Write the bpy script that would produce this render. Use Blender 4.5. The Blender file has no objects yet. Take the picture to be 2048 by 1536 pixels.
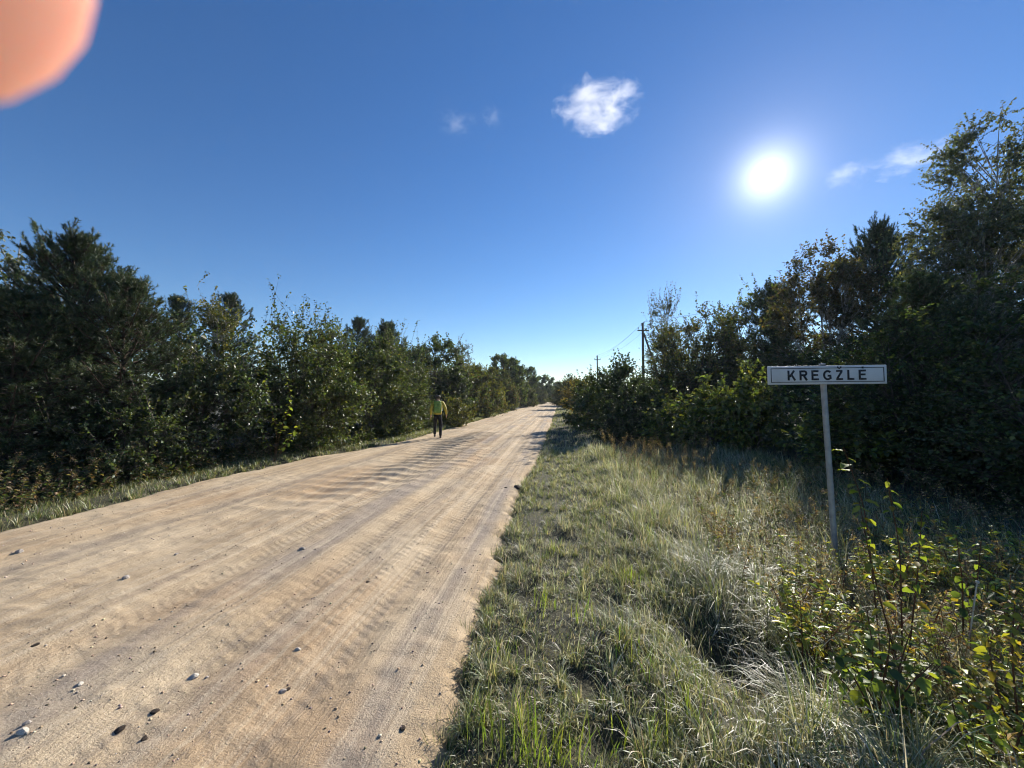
import bpy, math
import numpy as np
from mathutils import Vector, Matrix

S = bpy.context.scene
C = S.collection
rad = math.radians

# ------------------------------------------------------------------ camera
YAW, PITCH, CAM_H = rad(7.1), rad(2.0), 1.70
cam = bpy.data.objects.new('camera', bpy.data.cameras.new('camera'))
C.objects.link(cam)
cam.data.sensor_width = 36.0
cam.data.lens = 13.535
cam.data.clip_start = 0.002
cam.data.clip_end = 6000.0
cam.location = (0, 0, CAM_H)
cam.rotation_euler = (rad(90) + PITCH, 0, YAW)
cam.data.dof.use_dof = True
cam.data.dof.focus_distance = 9.0
cam.data.dof.aperture_fstop = 8.0
S.camera = cam

# ------------------------------------------------------------------ sky, sun, exposure
SUN_AZ, SUN_EL = rad(27.0), rad(26.0)          # azimuth from +Y towards +X
sun_dir = Vector((math.sin(SUN_AZ) * math.cos(SUN_EL), math.cos(SUN_AZ) * math.cos(SUN_EL), math.sin(SUN_EL)))
world = bpy.data.worlds.new('World')
S.world = world
world.use_nodes = True
wn, wl = world.node_tree.nodes, world.node_tree.links
wn.clear()
w_out = wn.new('ShaderNodeOutputWorld')
w_bg = wn.new('ShaderNodeBackground')
w_sky = wn.new('ShaderNodeTexSky')
w_sky.sky_type = 'NISHITA'
w_sky.sun_disc = False
w_sky.sun_elevation = SUN_EL
w_sky.sun_rotation = SUN_AZ
w_sky.altitude = 100.0
w_sky.air_density = 1.0
w_sky.dust_density = 0.05
w_sky.ozone_density = 3.0
w_bg.inputs['Strength'].default_value = 0.074
# the sun's burnt-out core and aureole, part of the sky at infinity
w_tc = wn.new('ShaderNodeTexCoord')
w_dot = wn.new('ShaderNodeVectorMath'); w_dot.operation = 'DOT_PRODUCT'
w_dot.inputs[1].default_value = sun_dir
wl.new(w_tc.outputs['Generated'], w_dot.inputs[0])
def wmath(op, a, b=None):
    n = wn.new('ShaderNodeMath'); n.operation = op
    for i, v in enumerate((a, b)):
        if v is None: continue
        if isinstance(v, (int, float)): n.inputs[i].default_value = v
        else: wl.new(v, n.inputs[i])
    return n.outputs[0]
w_core = wn.new('ShaderNodeMapRange'); w_core.interpolation_type = 'SMOOTHSTEP'
w_core.inputs['From Min'].default_value = math.cos(rad(1.65)); w_core.inputs['From Max'].default_value = math.cos(rad(0.5))
w_core.inputs['To Max'].default_value = 9.0
wl.new(w_dot.outputs['Value'], w_core.inputs['Value'])
dotc = wmath('MAXIMUM', w_dot.outputs['Value'], 0.0)
halo = wmath('ADD', wmath('MULTIPLY', wmath('ADD', wmath('MULTIPLY', wmath('POWER', dotc, 1600.0), 0.9), wmath('POWER', dotc, 600.0)), 0.30), wmath('MULTIPLY', wmath('POWER', dotc, 110.0), 0.035))
glow = wmath('ADD', w_core.outputs[0], halo)
w_bg2 = wn.new('ShaderNodeBackground'); w_bg2.inputs['Color'].default_value = (1.0, 0.97, 0.92, 1)
wl.new(glow, w_bg2.inputs['Strength'])
w_add = wn.new('ShaderNodeAddShader')
w_hs = wn.new('ShaderNodeHueSaturation'); w_hs.inputs['Saturation'].default_value = 1.22; w_hs.inputs['Hue'].default_value = 0.508
wl.new(w_sky.outputs[0], w_hs.inputs['Color']); wl.new(w_hs.outputs[0], w_bg.inputs['Color'])
wl.new(w_bg.outputs[0], w_add.inputs[0]); wl.new(w_bg2.outputs[0], w_add.inputs[1])
wl.new(w_add.outputs[0], w_out.inputs['Surface'])

sun = bpy.data.objects.new('sun', bpy.data.lights.new('sun', 'SUN'))
C.objects.link(sun)
sun.data.energy = 4.6
sun.data.angle = rad(0.53)
sun.data.color = (1.0, 0.93, 0.82)
sun.rotation_euler = sun_dir.to_track_quat('Z', 'Y').to_euler()
sun.location = (60, 120, 80)

S.view_settings.view_transform = 'Standard'
S.view_settings.look = 'None'
S.view_settings.gamma = 1.0
S.view_settings.use_curve_mapping = False
S.view_settings.exposure = 0.9
cy = S.cycles
cy.max_bounces = 3; cy.diffuse_bounces = 2; cy.glossy_bounces = 1; cy.transmission_bounces = 2
cy.transparent_max_bounces = 6; cy.volume_bounces = 1
cy.sample_clamp_indirect = 4.0
cy.use_denoising = True
cy.filter_width = 1.1
cy.use_adaptive_sampling = True; cy.adaptive_threshold = 0.025; cy.adaptive_min_samples = 16
cy.use_light_tree = False
cy.caustics_reflective = False; cy.caustics_refractive = False

# ------------------------------------------------------------------ small helpers
def place(px, depth):
    """world x, y of what stands at that depth in the photograph's column px"""
    X = (px - 1024.0) / 770.0 * depth
    return (X * math.cos(YAW) - depth * math.sin(YAW), X * math.sin(YAW) + depth * math.cos(YAW))
def high(py, depth):
    return CAM_H + (795.0 - py) / 770.0 * depth
def sstep(a, b, x):
    t = np.clip((np.asarray(x, float) - a) / (b - a), 0, 1)
    return t * t * (3 - 2 * t)
_tab = np.random.default_rng(11).random((256, 256))
def vnoise(x, y):
    x = np.asarray(x, float); y = np.asarray(y, float)
    xi = np.floor(x).astype(int); yi = np.floor(y).astype(int)
    fx = x - xi; fy = y - yi
    fx = fx * fx * (3 - 2 * fx); fy = fy * fy * (3 - 2 * fy)
    a = _tab[xi & 255, yi & 255]; b = _tab[(xi + 1) & 255, yi & 255]
    c = _tab[xi & 255, (yi + 1) & 255]; d = _tab[(xi + 1) & 255, (yi + 1) & 255]
    return (a * (1 - fx) + b * fx) * (1 - fy) + (c * (1 - fx) + d * fx) * fy - 0.5
def unit(v):
    return v / np.maximum(np.linalg.norm(v, axis=-1, keepdims=True), 1e-9)
def rdir(rng, n):
    return unit(rng.normal(size=(n, 3)))

def mesh_np(name, V, tris=None, quads=None, col=None, smooth=False):
    me = bpy.data.meshes.new(name)
    V = np.asarray(V, np.float32)
    nt = 0 if tris is None else len(tris); nq = 0 if quads is None else len(quads)
    li = []; tot = []
    if nt: li.append(np.asarray(tris, np.int32).ravel()); tot.append(np.full(nt, 3, np.int32))
    if nq: li.append(np.asarray(quads, np.int32).ravel()); tot.append(np.full(nq, 4, np.int32))
    li = np.concatenate(li); tot = np.concatenate(tot)
    start = np.concatenate([[0], np.cumsum(tot)[:-1]]).astype(np.int32)
    me.vertices.add(len(V)); me.vertices.foreach_set('co', V.ravel())
    me.loops.add(len(li)); me.loops.foreach_set('vertex_index', li)
    me.polygons.add(nt + nq); me.polygons.foreach_set('loop_start', start)
    if smooth: me.polygons.foreach_set('use_smooth', np.ones(nt + nq, bool))
    if col is not None:
        at = me.attributes.new('Col', 'FLOAT_COLOR', 'FACE')
        c4 = np.ones((nt + nq, 4), np.float32); c4[:, :3] = col
        at.data.foreach_set('color', c4.ravel())
    me.update(calc_edges=True)
    return me

def tagp(o, label=None, cat=None, group=None, kind=None):
    if label: o['label'] = label
    if cat: o['category'] = cat
    if group: o['group'] = group
    if kind: o['kind'] = kind
    return o
def obj(name, me, mat=None, parent=None, loc=None):
    o = bpy.data.objects.new(name, me)
    if mat is not None and me is not None and not me.materials: me.materials.append(mat)
    C.objects.link(o)
    if parent is not None: o.parent = parent
    if loc is not None: o.location = loc
    return o
def thing(name, label, cat, loc=(0, 0, 0), rz=0.0, group=None):
    o = bpy.data.objects.new(name, None)
    o.empty_display_size = 0.2
    C.objects.link(o); o.location = loc; o.rotation_euler = (0, 0, rz)
    return tagp(o, label, cat, group)

# ------------------------------------------------------------------ materials
def new_mat(name):
    m = bpy.data.materials.new(name); m.use_nodes = True
    m.node_tree.nodes.clear()
    return m, m.node_tree.nodes, m.node_tree.links
def leaf_mat(name, trans=0.4, gloss=0.10, rough=0.38, tint=(1.25, 1.25, 0.55)):
    m, n, l = new_mat(name)
    out = n.new('ShaderNodeOutputMaterial')
    at = n.new('ShaderNodeAttribute'); at.attribute_name = 'Col'
    d = n.new('ShaderNodeBsdfDiffuse'); t = n.new('ShaderNodeBsdfTranslucent'); g = n.new('ShaderNodeBsdfGlossy')
    mx = n.new('ShaderNodeMixShader'); mx2 = n.new('ShaderNodeMixShader')
    mul = n.new('ShaderNodeVectorMath'); mul.operation = 'MULTIPLY'; mul.inputs[1].default_value = tint
    l.new(at.outputs['Color'], d.inputs['Color']); l.new(at.outputs['Color'], mul.inputs[0]); l.new(mul.outputs[0], t.inputs['Color'])
    g.inputs['Roughness'].default_value = rough; g.inputs['Color'].default_value = (0.9, 0.92, 0.95, 1)
    fr = n.new('ShaderNodeFresnel'); fr.inputs['IOR'].default_value = 1.45
    ml = n.new('ShaderNodeMath'); ml.operation = 'MULTIPLY'; ml.inputs[1].default_value = 1.0
    l.new(fr.outputs[0], ml.inputs[0])
    mc = n.new('ShaderNodeMath'); mc.operation = 'MINIMUM'; mc.inputs[1].default_value = gloss; l.new(ml.outputs[0], mc.inputs[0]); ml = mc
    mx.inputs[0].default_value = trans
    l.new(d.outputs[0], mx.inputs[1]); l.new(t.outputs[0], mx.inputs[2])
    l.new(ml.outputs[0], mx2.inputs[0]); l.new(mx.outputs[0], mx2.inputs[1]); l.new(g.outputs[0], mx2.inputs[2])
    l.new(mx2.outputs[0], out.inputs['Surface'])
    return m
def plain_mat(name, c1, c2=None, scale=8.0, rough=0.8, bump=0.0, bscale=40.0, metallic=0.0, detail=6.0):
    m, n, l = new_mat(name)
    out = n.new('ShaderNodeOutputMaterial'); p = n.new('ShaderNodeBsdfPrincipled')
    p.inputs['Roughness'].default_value = rough; p.inputs['Metallic'].default_value = metallic
    tc = n.new('ShaderNodeTexCoord')
    if c2 is not None:
        no = n.new('ShaderNodeTexNoise'); no.inputs['Scale'].default_value = scale; no.inputs['Detail'].default_value = detail
        l.new(tc.outputs['Object'], no.inputs['Vector'])
        r = n.new('ShaderNodeValToRGB')
        r.color_ramp.elements[0].position = 0.35; r.color_ramp.elements[1].position = 0.65
        r.color_ramp.elements[0].color = (*c1, 1); r.color_ramp.elements[1].color = (*c2, 1)
        l.new(no.outputs[0], r.inputs[0]); l.new(r.outputs[0], p.inputs['Base Color'])
    else:
        p.inputs['Base Color'].default_value = (*c1, 1)
    if bump:
        nb = n.new('ShaderNodeTexNoise'); nb.inputs['Scale'].default_value = bscale; nb.inputs['Detail'].default_value = 5
        l.new(tc.outputs['Object'], nb.inputs['Vector'])
        b = n.new('ShaderNodeBump'); b.inputs['Strength'].default_value = bump; b.inputs['Distance'].default_value = 0.02
        l.new(nb.outputs[0], b.inputs['Height']); l.new(b.outputs[0], p.inputs['Normal'])
    l.new(p.outputs[0], out.inputs['Surface'])
    return m

M = {}
M['leaf'] = leaf_mat('leaf', 0.42, 0.06, 0.42)
M['glossy_leaf'] = leaf_mat('glossy_leaf', 0.38, 0.065, 0.4)
M['soft_leaf'] = leaf_mat('soft_leaf', 0.42, 0.03, 0.5)
M['needle'] = leaf_mat('needle', 0.22, 0.04, 0.5, (1.1, 1.1, 0.7))
M['grass'] = leaf_mat('grass', 0.48, 0.06, 0.48, (1.08, 1.08, 0.78))
M['bark'] = plain_mat('bark', (0.045, 0.035, 0.028), (0.11, 0.09, 0.07), 14, 0.9, 0.6, 30)
M['birch_bark'] = plain_mat('birch_bark', (0.08, 0.07, 0.06), (0.45, 0.43, 0.40), 9, 0.8, 0.3, 30)
M['pine_bark'] = plain_mat('pine_bark', (0.04, 0.03, 0.022), (0.09, 0.06, 0.04), 12, 0.95, 0.7, 25)
M['soil'] = plain_mat('soil', (0.022, 0.022, 0.010), (0.060, 0.055, 0.026), 5, 0.95, 0.8, 18)

def road_mat():
    m, n, l = new_mat('sandy_gravel')
    out = n.new('ShaderNodeOutputMaterial'); p = n.new('ShaderNodeBsdfPrincipled')
    p.inputs['Roughness'].default_value = 0.92
    p.inputs['Specular IOR Level'].default_value = 0.2
    tc = n.new('ShaderNodeTexCoord')
    def noise(scale, detail=4.0, vec=None, rough=0.55):
        t = n.new('ShaderNodeTexNoise'); t.inputs['Scale'].default_value = scale; t.inputs['Detail'].default_value = detail
        t.inputs['Roughness'].default_value = rough
        l.new(vec or tc.outputs['Object'], t.inputs['Vector']); return t.outputs[0]
    def mp(sx, sy):
        t = n.new('ShaderNodeMapping'); t.inputs['Scale'].default_value = (sx, sy, 1)
        l.new(tc.outputs['Object'], t.inputs['Vector']); return t.outputs[0]
    def ramp(src, a, b):
        t = n.new('ShaderNodeMapRange'); t.interpolation_type = 'SMOOTHSTEP'
        t.inputs['From Min'].default_value = a; t.inputs['From Max'].default_value = b
        l.new(src, t.inputs['Value']); return t.outputs[0]
    def mixc(f, a, b):
        t = n.new('ShaderNodeMix'); t.data_type = 'RGBA'
        if isinstance(f, float): t.inputs[0].default_value = f
        else: l.new(f, t.inputs[0])
        for i, v in ((6, a), (7, b)):
            if isinstance(v, tuple): t.inputs[i].default_value = (*v, 1)
            else: l.new(v, t.inputs[i])
        return t.outputs[2]
    def mth(op, a, b=None):
        t = n.new('ShaderNodeMath'); t.operation = op
        for i, v in enumerate((a, b)):
            if v is None: continue
            if isinstance(v, (int, float)): t.inputs[i].default_value = v
            else: l.new(v, t.inputs[i])
        return t.outputs[0]
    sand = (0.485, 0.36, 0.222); pale = (0.57, 0.445, 0.292); ochre = (0.44, 0.29, 0.16); grey = (0.29, 0.245, 0.205)
    base = mixc(ramp(noise(0.9, 5), 0.40, 0.64), sand, pale)
    base = mixc(mth('MULTIPLY', ramp(noise(0.55, 4, mp(1.0, 0.45)), 0.50, 0.68), 0.75), base, ochre)
    # lengthwise bands of loose grey gravel between the wheel tracks
    sx = n.new('ShaderNodeSeparateXYZ'); l.new(tc.outputs['Object'], sx.inputs[0])
    wob = mth('MULTIPLY', mth('SUBTRACT', noise(0.22, 2, mp(0.6, 1.0)), 0.5), 0.5)
    xx = mth('ADD', sx.outputs[0], wob)
    bands = None
    for cx, w, k in ((-1.02, 0.20, 0.85), (-1.95, 0.16, 0.45), (-2.72, 0.30, 0.75), (-3.55, 0.14, 0.35), (-5.2, 0.3, 0.35), (-6.3, 0.2, 0.3)):
        dd = mth('ABSOLUTE', mth('SUBTRACT', xx, cx))
        b = mth('MULTIPLY', ramp(dd, w, w * 0.25), k)
        bands = b if bands is None else mth('MAXIMUM', bands, b)
    patch = ramp(noise(1.6, 5, mp(1.0, 0.35)), 0.36, 0.60)
    base = mixc(mth('MULTIPLY', bands, patch), base, grey)
    streak = noise(1.0, 5, mp(9.0, 0.10), 0.6)
    base = mixc(mth('MULTIPLY', ramp(streak, 0.52, 0.62), 0.5), base, (0.58, 0.47, 0.33))
    base = mixc(mth('MULTIPLY', ramp(streak, 0.47, 0.38), 0.5), base, (0.32, 0.255, 0.185))
    # single grains
    gr = noise(120.0, 3, None, 0.8)
    base = mixc(mth('MULTIPLY', ramp(gr, 0.56, 0.70), 0.55), base, (0.70, 0.62, 0.50))
    base = mixc(mth('MULTIPLY', ramp(gr, 0.45, 0.34), 0.8), base, (0.17, 0.13, 0.10))
    vo = n.new('ShaderNodeTexVoronoi'); vo.inputs['Scale'].default_value = 38.0
    l.new(tc.outputs['Object'], vo.inputs['Vector'])
    base = mixc(mth('MULTIPLY', ramp(vo.outputs['Distance'], 0.16, 0.08), mth('MULTIPLY', ramp(noise(3.0, 3), 0.45, 0.6), 0.7)), base, (0.33, 0.29, 0.26))
    l.new(base, p.inputs['Base Color'])
    # relief: grains, clods and tyre treads
    tread = n.new('ShaderNodeTexWave'); tread.bands_direction = 'DIAGONAL'
    tread.inputs['Scale'].default_value = 7.0; tread.inputs['Distortion'].default_value = 3.0; tread.inputs['Detail'].default_value = 2
    l.new(mp(0.6, 1.0), tread.inputs['Vector'])
    tm = None
    for cx, w in ((-1.45, 0.12), (-1.70, 0.08), (-2.20, 0.12), (-3.15, 0.12)):
        dd = mth('ABSOLUTE', mth('SUBTRACT', xx, cx))
        b = ramp(dd, w, w * 0.6)
        tm = b if tm is None else mth('MAXIMUM', tm, b)
    tr = mth('MULTIPLY', mth('MULTIPLY', tread.outputs[1], tm), 0.22)
    h = mth('ADD', mth('MULTIPLY', noise(75, 4, None, 0.8), 0.8), mth('MULTIPLY', noise(14, 6, None, 0.7), 0.9))
    h = mth('ADD', mth('ADD', h, tr), mth('MULTIPLY', noise(1.0, 4, mp(26.0, 0.22), 0.6), 0.9))
    bp = n.new('ShaderNodeBump'); bp.inputs['Strength'].default_value = 0.85; bp.inputs['Distance'].default_value = 0.013
    l.new(h, bp.inputs['Height']); l.new(bp.outputs[0], p.inputs['Normal'])
    l.new(p.outputs[0], out.inputs['Surface'])
    return m
M['road'] = road_mat()

# ------------------------------------------------------------------ terrain
def edge_l(y):
    y = np.asarray(y, float)
    return -7.08 + 1.1 * sstep(8.5, 14.5, y) + 0.16 * vnoise(y * 0.6 + 7, 3.3) + 0.12 * vnoise(y * 2.3, 9.1)
def edge_r(y):
    y = np.asarray(y, float)
    return -0.70 + 0.22 * vnoise(y * 0.5 + 3, 1.7) + 0.08 * vnoise(y * 2.1, 5.2) + 0.09 * vnoise(y * 6.3, 2.2) + 0.07 * vnoise(y * 17.0, 8.2) + 0.12 * sstep(12, 30, y)
HOLLOWS = [(*place(1475, 2.75), 0.44, 0.32), (*place(1350, 4.9), 0.34, 0.26), (*place(1120, 4.6), 0.22, 0.06),
           (*place(1220, 3.2), 0.2, 0.08), (*place(1480, 2.25), 0.22, 0.12), (*place(1170, 2.35), 0.13, 0.08), (*place(1035, 3.3), 0.12, 0.06),
           (*place(1210, 1.95), 0.13, 0.08), (*place(1045, 2.6), 0.10, 0.06), (*place(1250, 4.6), 0.2, 0.08), (*place(1440, 4.4), 0.22, 0.14), (*place(1290, 6.5), 0.3, 0.1)]
def terrain(x, y):
    x = np.asarray(x, float); y = np.asarray(y, float)
    er, el = edge_r(y), edge_l(y)
    d = x - er; e = el - x
    z = np.full(np.broadcast(x, y).shape, -0.10)
    zr = 0.045 * sstep(0, 0.25, d) - 0.34 * sstep(1.7, 3.0, d) + 0.22 * sstep(3.6, 5.8, d) + 0.05 * vnoise(x * 1.7, y * 1.7) * sstep(0.2, 1.2, d) \
         + 0.035 * vnoise(x * 4.1 + 5, y * 4.1) * sstep(0.1, 0.6, d)
    zl = 0.05 * sstep(0, 0.3, e) - 0.25 * sstep(0.6, 1.8, e) + 0.2 * sstep(3, 9, e) + 0.05 * vnoise(x * 1.9, y * 1.9) * sstep(0.1, 1.0, e)
    z = np.where(d > 0, zr - 0.10 * (1 - sstep(0, 0.12, d)), z)
    z = np.where(e > 0, zl - 0.10 * (1 - sstep(0, 0.12, e)), z)
    for hx, hy, r, dp in HOLLOWS:
        z = z - dp * np.exp(-((x - hx) ** 2 + (y - hy) ** 2) / (r * r))
    far = sstep(150, 700, np.hypot(x, y))
    return z + far * (2.0 * vnoise(x * 0.006, y * 0.006))

def grid_mesh(name, xs, ys, zf, smooth=True):
    X, Y = np.meshgrid(xs, ys)
    V = np.stack([X, Y, zf(X, Y)], -1).reshape(-1, 3)
    nx, ny = len(xs), len(ys)
    i = np.arange(nx * ny).reshape(ny, nx)
    Q = np.stack([i[:-1, :-1], i[:-1, 1:], i[1:, 1:], i[1:, :-1]], -1).reshape(-1, 4)
    return mesh_np(name, V, quads=Q, smooth=smooth)
def lines(*segs):
    out = []
    for a, b, n in segs: out.append(np.linspace(a, b, n, endpoint=False))
    return np.concatenate(out + [[segs[-1][1]]])
gx = lines((-2500, -300, 8), (-300, -40, 14), (-40, -12, 20), (-12, -6, 26), (-6, -1.2, 6), (-1.2, 7, 64), (7, 40, 33), (40, 300, 14), (300, 2500, 8))
gy = lines((-600, -40, 8), (-40, -4, 18), (-4, 14, 120), (14, 40, 50), (40, 160, 60), (160, 600, 20), (600, 3500, 10))
ground = obj('ground', grid_mesh('ground', gx, gy, terrain), M['soil'])
tagp(ground, 'dark soil and turf beside the gravel road', kind='structure')

def road_z(x, y, u):
    z = 0.012 + 0.05 * (1 - (2 * u - 1) ** 2)
    amp = sstep(1, 4, y) * (1 - sstep(60, 110, y))
    # wheel tracks pressed into the surface
    for cx, w, dp in ((-1.45, 0.16, 0.022), (-2.2, 0.16, 0.016), (-3.15, 0.2, 0.02), (-4.2, 0.3, 0.02), (-5.4, 0.3, 0.016)):
        c = cx + 0.12 * vnoise(y * 0.25 + cx, cx * 3)
        z = z - dp * np.exp(-((x - c) / w) ** 2) + dp * 0.6 * (np.exp(-((x - c - 1.5 * w) / (0.5 * w)) ** 2) + np.exp(-((x - c + 1.5 * w) / (0.5 * w)) ** 2))
    # washboard ripples across the left wheel tracks
    ph = y + 0.10 * x + 0.16 * vnoise(x * 0.8, y * 0.5)
    rip = np.sin(ph * 2 * math.pi / 0.47)
    band = np.exp(-((x + 3.75 + 0.3 * vnoise(y * 0.3, 2)) / 0.85) ** 2) * sstep(3.6, 7.5, y) * (0.7 + 0.9 * (vnoise(x * 0.9 + 4, y * 0.35) + 0.3))
    band2 = np.exp(-((x + 2.3) / 0.35) ** 2) * sstep(5, 10, y) * 0.45 * (0.6 + vnoise(x * 2, y * 0.6))
    z = z + 0.026 * np.clip(band + band2, 0, 1.1) * (2 * (0.5 + 0.5 * rip) ** 1.8 - 0.8)
    z = z + 0.03 * vnoise(x * 1.1, y * 0.8) + 0.018 * vnoise(x * 3.1, y * 2.3) + 0.014 * vnoise(x * 8, y * 9) + 0.010 * vnoise(x * 17, y * 21)
    return z - 0.13 * sstep(0.965, 1.0, u) - 0.13 * sstep(0.035, 0.0, u)
ry = [-40.0]
while ry[-1] < -2: ry.append(ry[-1] + 1.0)
while ry[-1] < 260: ry.append(ry[-1] + max(0.024, min(0.0066 * max(ry[-1], 0) ** 1.35, 0.045 if ry[-1] < 18 else 9)))
ry = np.array(ry)
us = np.linspace(0, 1, 150)
U, Yr = np.meshgrid(us, ry)
xl = edge_l(Yr) - 0.16; xr = edge_r(Yr) + 0.16
Xr = xl + (xr - xl) * U
Vr = np.stack([Xr, Yr, road_z(Xr, Yr, U)], -1).reshape(-1, 3)
ii = np.arange(U.size).reshape(U.shape)
Qr = np.stack([ii[:-1, :-1], ii[:-1, 1:], ii[1:, 1:], ii[1:, :-1]], -1).reshape(-1, 4)
road = obj('road', mesh_np('road', Vr, quads=Qr, smooth=True), M['road'])
tagp(road, 'sandy gravel road with wheel tracks and washboard ripples', kind='structure')
def road_at(x, y):
    u = (x - (edge_l(y) - 0.16)) / (edge_r(y) - edge_l(y) + 0.32)
    return float(road_z(np.array(float(x)), np.array(float(y)), np.array(float(u))))

# ------------------------------------------------------------------ geometry makers
def tube(path, radii, sides=6):
    P = np.asarray(path, float); R = np.asarray(radii, float)
    T = np.gradient(P, axis=0); T = unit(T)
    ref = np.where(np.abs(T[:, 2:3]) > 0.9, np.array([[1.0, 0, 0]]), np.array([[0, 0, 1.0]]))
    A = unit(np.cross(T, ref)); B = np.cross(T, A)
    a = np.linspace(0, 2 * math.pi, sides, endpoint=False)
    V = P[:, None] + R[:, None, None] * (A[:, None] * np.cos(a)[None, :, None] + B[:, None] * np.sin(a)[None, :, None])
    n = len(P)
    i = np.arange(n * sides).reshape(n, sides)
    Q = np.stack([i[:-1], np.roll(i[:-1], -1, 1), np.roll(i[1:], -1, 1), i[1:]], -1).reshape(-1, 4)
    return V.reshape(-1, 3), Q
def sticks(A, B, ra, rb, sides=3):
    A = np.asarray(A, float); B = np.asarray(B, float); n = len(A)
    T = unit(B - A)
    ref = np.where(np.abs(T[:, 2:3]) > 0.9, np.array([[1.0, 0, 0]]), np.array([[0, 0, 1.0]]))
    N = unit(np.cross(T, ref)); Bn = np.cross(T, N)
    a = np.linspace(0, 2 * math.pi, sides, endpoint=False)
    ring = N[:, None] * np.cos(a)[None, :, None] + Bn[:, None] * np.sin(a)[None, :, None]
    ra = np.broadcast_to(np.asarray(ra, float), (n,)); rb = np.broadcast_to(np.asarray(rb, float), (n,))
    V = np.concatenate([A[:, None] + ring * ra[:, None, None], B[:, None] + ring * rb[:, None, None]], 1)
    k = np.arange(sides); q = np.stack([k, (k + 1) % sides, (k + 1) % sides + sides, k + sides], -1)
    Q = (np.arange(n) * 2 * sides)[:, None, None] + q[None]
    return V.reshape(-1, 3), Q.reshape(-1, 4)
class Parts:
    """collects pieces of ONE part as quads/triangles"""
    def __init__(s): s.V = []; s.Q = []; s.T = []; s.n = 0; s.cq = []; s.ct = []
    def quads(s, V, Q, col=None):
        s.V.append(V); s.Q.append(np.asarray(Q) + s.n); s.n += len(V)
        if col is not None: s.cq.append(np.broadcast_to(col, (len(Q), 3)))
    def tris(s, V, T, col=None):
        s.V.append(V); s.T.append(np.asarray(T) + s.n); s.n += len(V)
        if col is not None: s.ct.append(np.broadcast_to(col, (len(T), 3)))
    def mesh(s, name, smooth=False):
        c = None
        if s.ct or s.cq: c = np.concatenate(s.ct + s.cq)
        return mesh_np(name, np.concatenate(s.V), np.concatenate(s.T) if s.T else None, np.concatenate(s.Q) if s.Q else None, c, smooth)

def leaves_geo(rng, P, D, N, L, W, fold=0.18):
    """folded leaf of two triangles: P base, D direction, N rough normal"""
    D = unit(D); Sd = unit(np.cross(D, N)); Nn = np.cross(Sd, D)
    L = L[:, None]; W = W[:, None]
    tip = P + D * L - Nn * L * 0.12
    mid = P + D * L * 0.48
    a = mid + Sd * W + Nn * W * fold * 2; b = mid - Sd * W + Nn * W * fold * 2
    V = np.stack([P, a, tip, b], 1).reshape(-1, 3)
    k = np.arange(len(P))[:, None] * 4
    T = np.concatenate([k + [0, 1, 2], k + [0, 2, 3]], 1).reshape(-1, 3)
    return V, T
def palette(rng, n, pal, jit=0.25):
    w = np.array([p[3] for p in pal], float); w /= w.sum()
    i = rng.choice(len(pal), n, p=w)
    c = np.array([p[:3] for p in pal], float)[i]
    return c * np.exp(rng.normal(0, jit, (n, 1))) * np.exp(rng.normal(0, 0.07, (n, 3)))

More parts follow.
